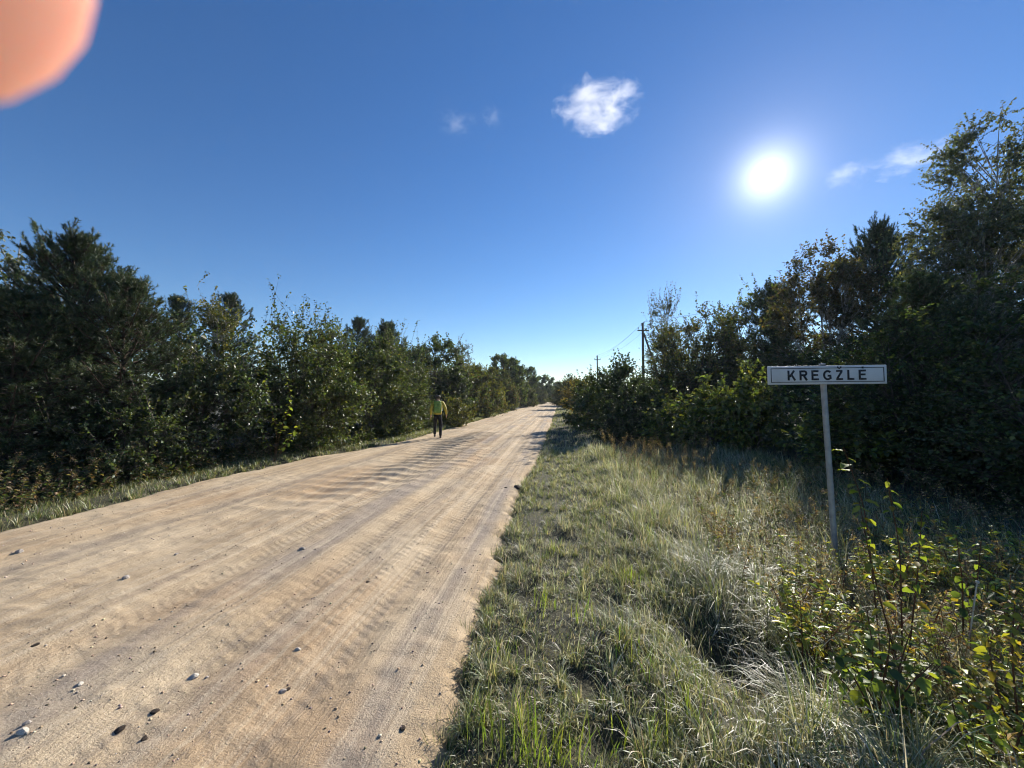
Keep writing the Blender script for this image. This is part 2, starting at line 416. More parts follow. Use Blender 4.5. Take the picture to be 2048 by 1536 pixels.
def broadleaf(seed, blobs, nclu, ntw, nlf, leaf, pal, stems=((0, 0),), cs=0.34, droop=0.0, aspect=0.30, trunk_r=0.05, shoots=0,
              shoot_len=0.7, zmin=0.1, upn=0.55, shell=0.5, top=None, fine=1.0, ljit=0.25):
    """returns (trunk mesh, crown mesh) of a broadleaved tree or shrub at the origin"""
    rng = np.random.default_rng(seed)
    Bl = np.array(blobs, float)
    vol = (Bl[:, 3] * Bl[:, 4] * Bl[:, 5]) ** 0.72
    bi = rng.choice(len(Bl), nclu, p=vol / vol.sum())
    dv = rdir(rng, nclu); r = shell + (1 - shell) * rng.random(nclu) ** 0.6
    Cc = Bl[bi, :3] + dv * r[:, None] * Bl[bi, 3:]
    Cc[:, 2] = np.where(Cc[:, 2] < zmin, zmin + rng.random(nclu) * 0.5, Cc[:, 2])
    H = top or (Bl[:, 2] + Bl[:, 5] * 0.85).max()
    wood = Parts(); crown = Parts()
    # stems
    spts = []
    for sx, sy in stems:
        k = 9; t = np.linspace(0, 1, k)
        lean = rng.normal(0, 0.05, 2) * H
        px = sx * t ** 0.8 + lean[0] * t ** 2 + 0.02 * H * np.sin(t * 5 + rng.random() * 6) * t
        py = sy * t ** 0.8 + lean[1] * t ** 2 + 0.02 * H * np.sin(t * 4 + rng.random() * 6) * t
        P = np.stack([px, py, t * H - 0.1], -1)
        hs = H if len(stems) == 1 else H * rng.uniform(0.8, 1)
        P[:, 2] = t * hs - 0.1
        V, Q = tube(P, trunk_r * (1 - 0.88 * t ** 0.9), 7); wood.quads(V, Q)
        spts.append(P)
    # limbs to every clump
    limb_a, limb_m = [], []
    for c in Cc:
        j = int(np.argmin([np.min(np.hypot(s[:, 0] - c[0], s[:, 1] - c[1])) + rng.random() * 0.3 for s in spts]))
        s = spts[j]
        rad_ = math.hypot(c[0] - s[0, 0], c[1] - s[0, 1])
        za = float(np.clip(c[2] - (0.45 + 0.5 * rng.random()) * rad_ - 0.15 * c[2], 0.04, s[-1, 2] * 0.97))
        a = np.array([np.interp(za, s[:, 2], s[:, 0]), np.interp(za, s[:, 2], s[:, 1]), za])
        m = a * 0.5 + c * 0.5 + np.array([0, 0, 0.10 * rad_]) + rng.normal(0, 0.06, 3)
        t = np.linspace(0, 1, 5)[:, None]
        P = a * (1 - t) ** 2 + 2 * m * t * (1 - t) + c * t ** 2
        r0 = trunk_r * (0.20 + 0.12 * rng.random())
        V, Q = tube(P, np.linspace(r0, r0 * 0.25, 5), 4); wood.quads(V, Q)
        limb_a.append(a); limb_m.append(P[3])
    limb_m = np.array(limb_m)
    # twigs
    ci = np.repeat(np.arange(nclu), ntw); nt = len(ci)
    size = cs * (0.6 + 0.8 * rng.random(nclu))
    out = unit(Cc - np.array([0, 0, H * 0.4]))
    end = Cc[ci] + rng.normal(0, 1, (nt, 3)) * size[ci][:, None] * np.array([1, 1, 0.8]) * 0.6 + out[ci] * size[ci][:, None] * 0.45
    end[:, 2] -= droop * size[ci] * (0.5 + rng.random(nt))
    f = rng.random((nt, 1))
    beg = limb_m[ci] * (1 - f) + Cc[ci] * f
    if shoots:
        k = rng.choice(nt, shoots, p=np.clip(end[:, 2] - H * 0.55, 0.001, None) ** 2 / (np.clip(end[:, 2] - H * 0.55, 0.001, None) ** 2).sum())
        sb = end[k]; se = sb + (np.array([0, 0, 1.0]) + rng.normal(0, 0.28, (shoots, 3))) * (shoot_len * (0.45 + 0.7 * rng.random((shoots, 1))))
        beg = np.concatenate([beg, sb]); end = np.concatenate([end, se]); ci = np.concatenate([ci, ci[k]]); nt = len(ci)
    end[:, 2] = np.maximum(end[:, 2], 0.05)
    V, Q = sticks(beg, end, 0.006 * fine, 0.002 * fine); wood.quads(V, Q)
    # leaves
    li = np.repeat(np.arange(nt), nlf); nl = len(li)
    t = 0.25 + 0.8 * rng.random((nl, 1))
    tw = end[li] - beg[li]
    P = beg[li] + tw * t + rng.normal(0, 0.25 * leaf, (nl, 3))
    D = unit(tw) * 0.6 + rdir(rng, nl) + np.array([0, 0, -droop * 1.2 - 0.15])
    N = rdir(rng, nl) * (1 - upn) + np.array([0, 0, 1.0]) * upn
    L = leaf * 1.32 * (0.65 + 0.7 * rng.random(nl)); W = L * aspect * 1.12
    keep = P[:, 2] > 0.03
    P, D, N, L, W, li = P[keep], D[keep], N[keep], L[keep], W[keep], li[keep]
    V, T = leaves_geo(rng, P, D, N, L, W)
    cj = np.exp(rng.normal(0, 0.16, (nclu, 1)))
    col = palette(rng, len(P), pal, ljit) * cj[ci[li]]
    crown.tris(V, T, np.clip(np.repeat(col, 2, 0), 0, 0.85))
    return wood.mesh('trunk'), crown.mesh('crown')

def needles(rng, A, B, K, ln, wd, pal, spread=0.8):
    n = len(A); ax = unit(B - A)
    ref = np.where(np.abs(ax[:, 2:3]) > 0.9, np.array([[1.0, 0, 0]]), np.array([[0, 0, 1.0]]))
    X = unit(np.cross(ax, ref)); Y = np.cross(ax, X)
    i = np.repeat(np.arange(n), K); m = len(i)
    t = rng.random((m, 1)); ph = rng.random((m, 1)) * 2 * math.pi
    Rr = X[i] * np.cos(ph) + Y[i] * np.sin(ph)
    P = A[i] + (B - A)[i] * t
    D = unit(ax[i] * (0.55 + 0.5 * t) + Rr * spread + rng.normal(0, 0.12, (m, 3)))
    L = ln * (0.7 + 0.5 * rng.random((m, 1)))
    Sd = unit(np.cross(D, rdir(rng, m))) * wd * 0.5
    V = np.stack([P - Sd, P + Sd, P + D * L], 1).reshape(-1, 3)
    T = np.arange(m * 3).reshape(-1, 3)
    cs = np.exp(rng.normal(0, 0.22, (n, 1)))
    return V, T, np.clip(palette(rng, m, pal, 0.15) * cs[i], 0, 0.8)

def pine(seed, H, R, z0=0.4, whorl=0.34, nb=6, nsh=16, K=40, ln=0.092, wd=0.0135, pal=None, power=0.6, trunk_r=0.09, candle=0.22, topw=0.0):
    rng = np.random.default_rng(seed)
    wood = Parts(); A = []; B = []
    t = np.linspace(0, 1, 10)
    tx = 0.03 * H * np.sin(t * 3 + seed) * t; ty = 0.03 * H * np.cos(t * 2.3 + seed) * t
    P = np.stack([tx, ty, t * H - 0.1], -1)
    V, Q = tube(P, trunk_r * (1 - 0.9 * t), 8); wood.quads(V, Q)
    z = z0; sa, sb = [], []
    while z < H - 0.05:
        f = (H - z) / H
        Lb = R * (min(1.0, (f / 0.55)) ** power) + topw * (1 - f)
        for k in range(nb):
            az = rng.random() * 2 * math.pi
            L = Lb * (0.65 + 0.5 * rng.random())
            el = rad(8 + 50 * (1 - f) ** 1.6 + rng.normal(0, 9))
            o = np.array([np.interp(z, P[:, 2], P[:, 0]), np.interp(z, P[:, 2], P[:, 1]), z + rng.normal(0, 0.06)])
            dirh = np.array([math.cos(az), math.sin(az), 0])
            s = np.linspace(0, 1, 6)[:, None]
            path = o + dirh * L * math.cos(el) * s + np.array([0, 0, 1.0]) * (L * math.sin(el) * s + 0.12 * L * s ** 2.5 - 0.08 * L * s * (1 - s))
            r0 = 0.008 + 0.012 * L
            V, Q = tube(path, np.linspace(r0, r0 * 0.3, 6), 4); wood.quads(V, Q)
            n = max(4, int(nsh * (0.35 + 0.65 * L / R)))
            q = 0.12 + 0.88 * rng.random(n) ** 0.8
            base = np.stack([np.interp(q, s[:, 0], path[:, j]) for j in range(3)], -1)
            lat = np.array([-dirh[1], dirh[0], 0])
            sp = rng.uniform(-1, 1, n) * 0.34 * L * (1.15 - q) + rng.normal(0, 0.04, n)
            off = lat * sp[:, None] + dirh * (np.abs(sp) * 0.7)[:, None] + np.stack([rng.normal(0, 0.03, n), rng.normal(0, 0.03, n), rng.normal(0.03, 0.05, n)], -1)
            a = base + off
            d = unit(dirh * 0.7 + lat * np.sign(sp)[:, None] * 0.45 + np.array([0, 0, 1.0]) * (0.4 + 1.7 * (1 - f) ** 1.5) + rng.normal(0, 0.25, (n, 3)))
            ls = candle * (0.5 + 0.6 * rng.random((n, 1)))
            A.append(a); B.append(a + d * ls); sa.append(base); sb.append(a)
        z += whorl * (0.8 + 0.4 * rng.random()) * (0.55 + 0.45 * f)
    # upright candles round the leader
    n = 34
    a = P[-1] + np.stack([rng.normal(0, 0.32, n), rng.normal(0, 0.32, n), -0.5 * rng.random(n)], -1); a[0] = P[-1]
    d = unit(np.stack([rng.normal(0, 0.13, n), rng.normal(0, 0.13, n), np.ones(n)], -1))
    A.append(a); B.append(a + d * candle * (1.1 + 0.9 * rng.random((n, 1)))); sa.append(np.repeat(P[-2:-1], n, 0)); sb.append(a)
    A = np.concatenate(A); B = np.concatenate(B)
    V, Q = sticks(np.concatenate(sa), np.concatenate(sb), 0.006, 0.004); wood.quads(V, Q)
    crown = Parts()
    pal = pal or [(0.045, 0.074, 0.034, 3), (0.070, 0.098, 0.037, 2), (0.11, 0.115, 0.036, 0.9)]
    V, T, col = needles(rng, A, B, K, ln, wd, pal); crown.tris(V, T, col)
    V, Q = sticks(A, B, 0.006, 0.004); crown.quads(V, Q, np.array([0.07, 0.055, 0.03]))
    return wood.mesh('trunk'), crown.mesh('crown')

def plant(name, label, cat, meshes, mats, loc, rz=0.0, sc=1.0, group=None, names=('trunk', 'crown')):
    t = thing(name, label, cat, loc, rz, group)
    s = (sc, sc, sc) if isinstance(sc, (int, float)) else sc
    t.scale = s
    for nm, me, m in zip(names, meshes, mats): obj(nm, me, m, t)
    return t
def at(px, depth, dz=0.0):
    x, y = place(px, depth)
    return (x, y, float(terrain(x, y)) + dz)

GREEN = [(0.060, 0.085, 0.022, 3), (0.085, 0.105, 0.028, 2), (0.12, 0.12, 0.03, 0.7), (0.045, 0.060, 0.018, 1.5)]
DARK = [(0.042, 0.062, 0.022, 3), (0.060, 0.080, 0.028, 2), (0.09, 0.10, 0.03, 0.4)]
YELL = [(0.13, 0.135, 0.03, 3), (0.19, 0.17, 0.03, 1.6), (0.09, 0.11, 0.03, 2)]
GOLD = [(0.30, 0.21, 0.03, 3), (0.22, 0.18, 0.03, 2), (0.12, 0.12, 0.03, 1)]
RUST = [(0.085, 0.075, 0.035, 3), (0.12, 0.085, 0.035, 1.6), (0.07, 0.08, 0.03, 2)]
GREYG = [(0.085, 0.10, 0.055, 3), (0.11, 0.12, 0.06, 2), (0.14, 0.13, 0.05, 0.8)]

def lift(p, k): return [(r * k, g * k, b * k, w) for r, g, b, w in p]
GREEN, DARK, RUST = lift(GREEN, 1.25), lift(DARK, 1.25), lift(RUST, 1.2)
# ------------------------------------------------------------------ left tree line
LEAFM = (M['bark'], M['leaf']); GLOSS = (M['bark'], M['glossy_leaf']); SOFT = (M['bark'], M['soft_leaf'])
BIRCH = (M['birch_bark'], M['leaf']); PINE = (M['pine_bark'], M['needle'])
pineA = pine(3, 6.2, 2.2, z0=0.3, nb=8, nsh=29, K=34, wd=0.0145)
pineB = pine(8, 5.6, 1.9, z0=0.2, nb=7, nsh=28, K=34)
pineC = pine(21, 7.5, 1.7, z0=1.2, nb=6, nsh=20, K=36, power=0.5)

plant('birch_tree', 'grey-green birch behind the big pine at the left picture edge', 'tree',
      broadleaf(31, [(0, 0, 5.0, 1.6, 1.6, 1.9), (0.2, 0, 3.2, 1.8, 1.6, 1.6)], 90, 12, 10, 0.065, GREYG, droop=0.5, trunk_r=0.09), BIRCH, at(0, 11.5))
plant('pine_tree', 'big dark pine with upright candles at the far left of the road', 'tree', pineA, PINE, at(140, 8.9), 0.4, (0.92, 0.92, 0.875))
plant('pine_tree', 'lower rounded pine leaning out right of the big left pine', 'tree', pineB, PINE, at(238, 8.9), 1.9, (0.88, 0.88, 0.80))
plant('pine_tree', 'dark pine filling the left picture edge below the birch', 'tree', pineB, PINE, at(15, 7.6), 4.0, (0.9, 0.9, 0.68))
plant('pine_tree', 'small round pine crown showing above the shrubs beside the big left pine', 'tree', pineC, PINE, at(352, 17.0), 2.2, (0.8, 0.8, 0.79))
plant('pine_tree', 'flat-topped distant pine above the yellowish birch on the left', 'tree', pineC, PINE, at(450, 18.5), 3.1, (0.95, 0.95, 0.86))
plant('birch_tree', 'slender yellow-green birch between the pines and the broad shrub', 'tree',
      broadleaf(32, [(0, 0, 3.1, 0.75, 0.75, 1.5), (0.1, 0.1, 1.7, 0.95, 0.9, 1.2)], 70, 13, 11, 0.055, YELL, droop=0.25, trunk_r=0.05, shoots=25, shoot_len=0.5), BIRCH, at(415, 11.2))
shrubA = broadleaf(33, [(0, 0, 2.6, 1.55, 1.5, 1.75), (-0.9, 0.1, 1.6, 1.3, 1.2, 1.4), (0.9, -0.1, 1.5, 1.3, 1.2, 1.35)], 210, 13, 12, 0.062, GREEN,
                   stems=((0, 0), (0.5, 0.2), (-0.5, 0.1), (0.1, -0.5)), trunk_r=0.045, shoots=70, shoot_len=0.95, aspect=0.33)
plant('broadleaf_shrub', 'tall glossy broad shrub with shoots sticking out of its top, left of the walker', 'shrub', shrubA, GLOSS, at(600, 12.6))
plant('broadleaf_shrub', 'dark leafy shrub below the yellowish birch on the left', 'shrub',
      broadleaf(34, [(0, 0, 1.3, 1.3, 1.1, 1.3), (0.6, 0.2, 1.9, 1.0, 1.0, 1.1)], 80, 12, 12, 0.06, DARK, stems=((0, 0), (0.4, 0), (-0.4, 0.2)), trunk_r=0.03, shoots=20), GLOSS, at(385, 9.7))
plant('broadleaf_shrub', 'low dark shrub at the foot of the big left pine', 'shrub',
      broadleaf(44, [(0, 0, 0.8, 1.3, 1.0, 0.9)], 46, 12, 12, 0.05, DARK, stems=((0, 0), (0.4, 0), (-0.4, 0.2)), trunk_r=0.025, shoots=14), SOFT, at(250, 8.0))
shrubB = broadleaf(35, [(0, 0, 2.0, 1.5, 1.5, 1.9), (0.8, -0.4, 1.2, 1.2, 1.2, 1.2)], 120, 13, 12, 0.065, GREEN,
                   stems=((0, 0), (0.5, 0.2), (-0.5, 0.1)), trunk_r=0.045, shoots=30, shoot_len=0.7)
plant('broadleaf_shrub', 'dense olive shrub just left of the walker', 'shrub', shrubB, GLOSS, at(745, 16.8), 0.8, (1.1, 1.1, 1.12))
plant('broadleaf_shrub', 'dark shrub with a long shoot behind the walker', 'shrub', shrubA, LEAFM, at(800, 20.5), 2.4, (1.12, 1.12, 1.05))
plant('broadleaf_shrub', 'shady shrub filling the gap between broad shrub and olive shrub', 'shrub', shrubB, LEAFM, at(680, 15.6), 3.9, (1.05, 1.05, 1.2))
plant('pine_tree', 'pointed pine top behind the shrubs left of the walker', 'tree', pineC, PINE, at(722, 22.0), 0.3, (0.9, 0.9, 0.82))
plant('pine_tree', 'second pointed pine top nearest the walker', 'tree', pineB, PINE, at(775, 24.5), 0.9, (1.1, 1.1, 1.12))
plant('rowan_tree', 'rounded dark tree behind the walker', 'tree',
      broadleaf(36, [(0, 0, 3.4, 2.0, 2.0, 2.0), (0.2, 0.2, 1.6, 2.2, 2.0, 1.6)], 130, 12, 12, 0.11, DARK, trunk_r=0.08), LEAFM, at(868, 29), 0, (1.2, 1.2, 1.2))
birchN = broadleaf(37, [(0, 0, 4.6, 0.7, 0.7, 1.7), (0, 0, 2.6, 1.2, 1.1, 1.6)], 80, 10, 9, 0.075, GREYG, droop=0.2, trunk_r=0.06, shoots=16, shoot_len=0.5)
plant('birch_tree', 'thin birch with an airy pointed top right of the walker', 'tree', birchN, BIRCH, at(926, 38), 0.5, (1.1, 1.1, 1.22))
shrubR = broadleaf(38, [(0, 0, 2.1, 2.3, 2.0, 2.1), (0.5, 0, 1.2, 2.4, 2.0, 1.3)], 150, 12, 12, 0.11, RUST + GREEN, stems=((0, 0), (0.6, 0.2), (-0.6, 0.1)), trunk_r=0.05)
plant('willow_shrub', 'round brownish-green bush right of the walker', 'shrub', shrubR, SOFT, at(925, 33.5), 0, (1.15, 1.15, 1.25))
shrubY = broadleaf(39, [(0, 0, 1.9, 1.6, 1.6, 1.9), (0.3, 0, 1.0, 1.8, 1.6, 1.1)], 120, 12, 12, 0.11, YELL, stems=((0, 0), (0.5, 0.2)), trunk_r=0.05)
plant('willow_shrub', 'yellow-green bush on the right flank of the round brownish bush', 'shrub', shrubY, SOFT, at(962, 41), 0.6, (1.4, 1.4, 1.45))
plant('hazel_shrub', 'light yellow-green shrub low beside the walker', 'shrub',
      broadleaf(40, [(0, 0, 0.75, 1.0, 0.8, 0.75)], 36, 10, 11, 0.085, YELL, stems=((0, 0), (0.3, 0.1), (-0.3, 0)), trunk_r=0.02, shoots=16, shoot_len=0.4), LEAFM, at(915, 22.5))
bigD = broadleaf(41, [(0, 0, 4.6, 2.6, 2.6, 2.4), (0.3, 0.2, 2.3, 2.8, 2.6, 2.1)], 170, 12, 12, 0.16, DARK + GREEN, trunk_r=0.12)
plant('oak_tree', 'dark round-topped tree rising over the left side of the road end', 'tree', bigD, SOFT, at(1008, 56), 0.3, (1.2, 1.2, 1.18))
plant('willow_shrub', 'grey-green bush below the dark round-topped tree', 'shrub', shrubR, SOFT, at(1000, 50), 2.0, 1.25)
plant('pine_tree', 'distant pale pine on the left near the end of the road', 'tree', pineC, PINE, at(1066, 82), 0.3, (1.2, 1.2, 1.06))
plant('oak_tree', 'distant dark tree between the round-topped tree and the pale pine', 'tree', bigD, SOFT, at(1040, 72), 2.3, (1.3, 1.3, 1.12))
plant('oak_tree', 'far tree on the left where the road ends', 'tree', bigD, SOFT, at(1083, 104), 4.1, (1.4, 1.4, 1.12))
plant('willow_shrub', 'distant low bush left of the road end', 'shrub', shrubR, SOFT, at(1048, 66), 1.1, 1.0)
plant('willow_shrub', 'farthest small bush left of the road end', 'shrub', shrubR, SOFT, at(1074, 92), 3.3, 1.1)
plant('oak_tree', 'farthest bluish tree closing the end of the road', 'tree', bigD, SOFT, at(1104, 168), 1.1, (2.0, 2.0, 1.15))
plant('oak_tree', 'far bluish tree just right of the road end', 'tree', bigD, SOFT, at(1126, 150), 5.1, (1.7, 1.7, 1.15))

# ------------------------------------------------------------------ right tree line
shrubG = broadleaf(51, [(0, 0, 1.7, 1.75, 1.5, 1.6), (-1.0, -0.5, 1.0, 1.3, 1.2, 1.0), (1.0, 0.2, 1.2, 1.3, 1.2, 1.2)], 130, 13, 12, 0.075, DARK,
                   stems=((0, 0), (0.5, 0.2), (-0.5, 0.1), (0.1, -0.4)), trunk_r=0.04, shoots=45, shoot_len=0.55, aspect=0.36)
plant('broadleaf_shrub', 'glossy dark round shrub beside the road right of the road end', 'shrub', shrubG, GLOSS, at(1243, 17.0))
plant('hazel_shrub', 'yellow-tinged leafy shrub at the road edge left of the glossy shrub', 'shrub',
      broadleaf(52, [(0, 0, 1.1, 1.1, 1.0, 1.1), (0.3, 0.3, 1.9, 0.8, 0.8, 0.9)], 60, 12, 11, 0.085, YELL + DARK, stems=((0, 0), (0.3, 0.2)), trunk_r=0.03, shoots=24, shoot_len=0.5), LEAFM, at(1172, 21))
plant('maple_tree', 'golden autumn tree at the far right side of the road', 'tree',
      broadleaf(53, [(0, 0, 2.7, 1.7, 1.6, 1.5), (0, 0, 1.4, 1.8, 1.6, 1.3)], 100, 11, 10, 0.09, GOLD, trunk_r=0.07), SOFT, at(1166, 38), 0, (1.05, 1.05, 0.95))
plant('willow_shrub', 'brownish distant bush right of the road end', 'shrub', shrubR, SOFT, at(1140, 55), 0.4, (1.0, 1.0, 1.15))
plant('oak_tree', 'distant tree behind the golden tree', 'tree', bigD, SOFT, at(1150, 74), 0.9, (0.95, 0.95, 0.82))
plant('willow_shrub', 'small far bush hanging over the right road edge', 'shrub', shrubR, SOFT, at(1127, 78), 2.7, (1.0, 1.0, 1.1))
plant('broadleaf_shrub', 'shady shrub between the golden tree and the glossy shrub', 'shrub', shrubB, LEAFM, at(1215, 30), 0.4, (1.1, 1.1, 0.98))
bushD = broadleaf(54, [(0, 0, 2.9, 1.9, 1.7, 1.75), (-0.6, 0, 1.6, 1.9, 1.6, 1.5), (0.9, 0, 2.1, 1.6, 1.5, 1.7)], 150, 12, 11, 0.062, YELL + RUST + DARK,
                  stems=((0, 0), (0.6, 0.3), (-0.6, 0.1), (0.2, -0.5)), trunk_r=0.05, shoots=50, shoot_len=0.6)
plant('willow_shrub', 'large dark bush with yellowing top behind the meadow', 'shrub', bushD, SOFT, at(1405, 24.5), 0, (1.66, 1.66, 1.54))
plant('willow_shrub', 'dark bush between the pole and the large yellowing bush', 'shrub', bushD, SOFT, at(1372, 25.5), 2.2, (1.3, 1.3, 1.45))
plant('poplar_tree', 'tall feathery pale poplar rising beside the braced pole', 'tree',
      broadleaf(55, [(0, 0, 5.2, 0.75, 0.7, 1.7), (0.2, 0, 3.6, 1.2, 0.9, 1.4)], 90, 9, 9, 0.06, GREYG, trunk_r=0.05, shoots=60, shoot_len=0.9, zmin=2.0), BIRCH, at(1328, 34.0), 0, (1.5, 1.5, 1.56))
plant('willow_shrub', 'shrub with pale leaf edges left of the sign', 'shrub', shrubB, LEAFM, at(1495, 26.0), 1.2, (1.85, 1.85, 2.2))
plant('pine_tree', 'young pine just left above the sign', 'tree', pineB, PINE, at(1550, 26.0), 2.6, (1.5, 1.5, 1.62))
plant('alder_tree', 'brown-leaved tree with bare slanting stems above the sign', 'tree',
      broadleaf(56, [(0.1, 0, 5.6, 1.15, 1.1, 1.1), (-0.7, 0, 4.6, 0.8, 0.8, 1.1), (0.9, 0, 4.9, 0.8, 0.8, 1.2), (0, 0, 2.6, 1.3, 1.1, 1.2)], 160, 12, 11, 0.068, RUST,
                stems=((0.2, 0), (-0.7, 0.1), (0.9, 0.2), (0.5, -0.2)), trunk_r=0.055, shoots=30, shoot_len=0.4), BIRCH, at(1640, 17.0), 0, (1.25, 1.25, 1.27))
plant('pine_tree', 'tall dark pine with a candled top right of the brown-leaved tree', 'tree', pineA, PINE, at(1765, 17.5), 5.0, (1.1, 1.1, 1.5))
plant('pine_tree', 'broad pine in front, between sign and the tall birch', 'tree', pineB, PINE, at(1855, 9.6), 3.3, (0.98, 0.98, 0.82))
birchR = broadleaf(57, [(0, 0, 7.4, 1.0, 1.0, 1.9), (0, 0, 5.4, 1.5, 1.4, 1.6), (-0.9, 0, 5.9, 0.9, 0.9, 1.1), (0.2, 0, 3.2, 1.6, 1.5, 1.7)], 240, 15, 18, 0.045, lift(GREYG, 1.35),
                   trunk_r=0.07, top=7.6, droop=0.8, shoots=40, shoot_len=0.4, cs=0.42, shell=0.42)
plant('birch_tree', 'tall airy birch towering at the right picture edge', 'tree', birchR, BIRCH, at(1968, 10.6), 0, (1.0, 1.0, 1.06))
plant('birch_tree', 'second tall birch cut off by the right picture edge', 'tree', birchR, BIRCH, at(2100, 10.8), 2.3, 0.98)
plant('alder_tree', 'dark leafy tree behind the gap between tall pine and tall birch', 'tree', shrubA, LEAFM, at(1840, 15.5), 0.3, (1.1, 1.1, 1.55))
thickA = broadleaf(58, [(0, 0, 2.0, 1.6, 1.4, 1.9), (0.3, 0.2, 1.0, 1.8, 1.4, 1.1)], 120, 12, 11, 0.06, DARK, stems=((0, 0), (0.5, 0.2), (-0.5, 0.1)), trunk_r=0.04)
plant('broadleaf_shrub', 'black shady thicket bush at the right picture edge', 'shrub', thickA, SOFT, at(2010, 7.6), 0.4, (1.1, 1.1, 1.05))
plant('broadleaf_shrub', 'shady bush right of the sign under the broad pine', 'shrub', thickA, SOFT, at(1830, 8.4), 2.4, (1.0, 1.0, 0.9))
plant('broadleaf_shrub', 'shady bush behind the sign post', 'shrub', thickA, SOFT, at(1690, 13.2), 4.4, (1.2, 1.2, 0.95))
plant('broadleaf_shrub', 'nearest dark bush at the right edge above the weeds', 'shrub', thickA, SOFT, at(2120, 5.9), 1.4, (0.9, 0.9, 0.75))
lowG = broadleaf(59, [(0, 0, 0.9, 0.9, 0.8, 0.85)], 44, 10, 11, 0.085, [(0.14, 0.18, 0.04, 3), (0.20, 0.21, 0.04, 1.5), (0.08, 0.11, 0.04, 2)], stems=((0, 0), (0.3, 0.1), (-0.3, 0), (0, 0.3)), trunk_r=0.018, shoots=22, shoot_len=0.5, shell=0.3)
plant('hazel_shrub', 'light green low shrub at the meadow edge below the large bush', 'shrub', lowG, LEAFM, at(1425, 13.2), 0, (1.3, 1.3, 1.12))
plant('hazel_shrub', 'light green low shrub left of the sign board', 'shrub', lowG, LEAFM, at(1508, 12.6), 2.0, (1.2, 1.2, 1.3))
plant('hazel_shrub', 'low bright-leaved shrub behind the lower sign post', 'shrub', lowG, LEAFM, at(1680, 9.0), 4.0, (1.1, 1.1, 0.85))
plant('hazel_shrub', 'low shrub with pale leaves in front of the dark bush beyond the meadow', 'shrub', lowG, LEAFM, at(1325, 15.0), 5.0, (1.1, 1.1, 0.8))

# dense wood behind both tree lines: one leafy mass each
def wood_mass(name, seed, pts, size, lf, pal, label):
    rng = np.random.default_rng(seed)
    pc = Parts()
    pts = np.array(pts)
    n = len(pts); k = 26
    i = np.repeat(np.arange(n), k)
    P = pts[i] + rng.normal(0, 1, (len(i), 3)) * size * np.array([1, 1, 0.8])
    P[:, 2] = np.maximum(P[:, 2], 0.1)
    V, T = leaves_geo(rng, P, rdir(rng, len(i)) + np.array([0, 0, -0.2]), rdir(rng, len(i)) + np.array([0, 0, 0.8]), lf * (0.6 + 0.8 * rng.random(len(i))), lf * 0.38 * (0.6 + 0.8 * rng.random(len(i))))
    cl = palette(rng, len(i), pal, 0.25)
    pc.tris(V, T, np.clip(np.repeat(cl, 2, 0), 0, 0.8))
    o = obj(name, pc.mesh(name), M['soft_leaf'])
    return tagp(o, label, 'woodland', kind='stuff')
rg = np.random.default_rng(77)
pts = []
for _ in range(1500):
    y = rg.uniform(-6, 75) if rg.random() < 0.8 else rg.uniform(60, 140); x = rg.uniform(-18.5, -13.5) if y < 18 else rg.uniform(-15.5, -11)
    pts.append((x, y, rg.uniform(0.2, 1) ** 0.7 * (4.3 + 0.03 * y)))
wood_mass('woodland', 5, pts, 0.55, 0.19, DARK, 'dense dark woodland behind the left tree line')
pts = []
for _ in range(1500):
    y = rg.uniform(1, 40) if rg.random() < 0.85 else rg.uniform(30, 120)
    x = rg.uniform(8.2, 14) if y < 30 else rg.uniform(6.0, 11)
    if y < 26 and x < 12: x += 5
    pts.append((x, y, rg.uniform(0.1, 1) ** 0.8 * (3.6 if y < 30 else 3.2)))
wood_mass('woodland', 6, pts, 0.55, 0.19, DARK, 'dense dark woodland behind the right tree line')

# ------------------------------------------------------------------ grass
def blades(rng, x, y, h, w, az, lean, col, curve=0.6, seg=3):
    n = len(x); z = terrain(x, y) - 0.01
    base = np.stack([x, y, z], -1)
    d = np.stack([np.cos(az), np.sin(az), np.zeros(n)], -1)
    s = np.stack([-np.sin(az + rng.normal(0, 0.5, n)), np.cos(az), np.zeros(n)], -1); s = unit(s)
    V = []; ts = np.linspace(0, 1, seg + 1)
    for k, t in enumerate(ts):
        o = d * (h * lean * (t ** (1 + curve)))[:, None]
        up = h * np.sqrt(np.maximum(0.05, 1 - (lean * t) ** 2 * 0.6)) * t
        p = base + o; p[:, 2] += up - h * np.maximum(0, lean - 0.7) * t ** 3 * 0.9
        if k < seg:
            ww = (w * (1 - 0.25 * t) * (1 if k else 0.8))[:, None] * 0.5
            V += [p - s * ww, p + s * ww]
        else: V.append(p)
    V = np.stack(V, 1); m = V.shape[1]
    k0 = np.arange(n)[:, None] * m
    Q = np.concatenate([k0 + [2 * j, 2 * j + 1, 2 * j + 3, 2 * j + 2] for j in range(seg - 1)], 1).reshape(-1, 4)
    T = k0 + [2 * seg - 2, 2 * seg - 1, 2 * seg]
    return V.reshape(-1, 3), Q, T, np.repeat(col, seg - 1, 0), col
GRASSP = [(0.12, 0.16, 0.045, 3.4), (0.185, 0.21, 0.065, 2.8), (0.44, 0.40, 0.26, 2.4), (0.28, 0.25, 0.11, 2.4)]
STRAWP = [(0.42, 0.39, 0.27, 3), (0.31, 0.30, 0.16, 2), (0.19, 0.20, 0.09, 3), (0.50, 0.48, 0.40, 1.0)]
GRASSP, STRAWP = lift(GRASSP, 1.22), lift(STRAWP, 1.22)
LIMEP = [(0.20, 0.27, 0.03, 2), (0.27, 0.32, 0.04, 1)]
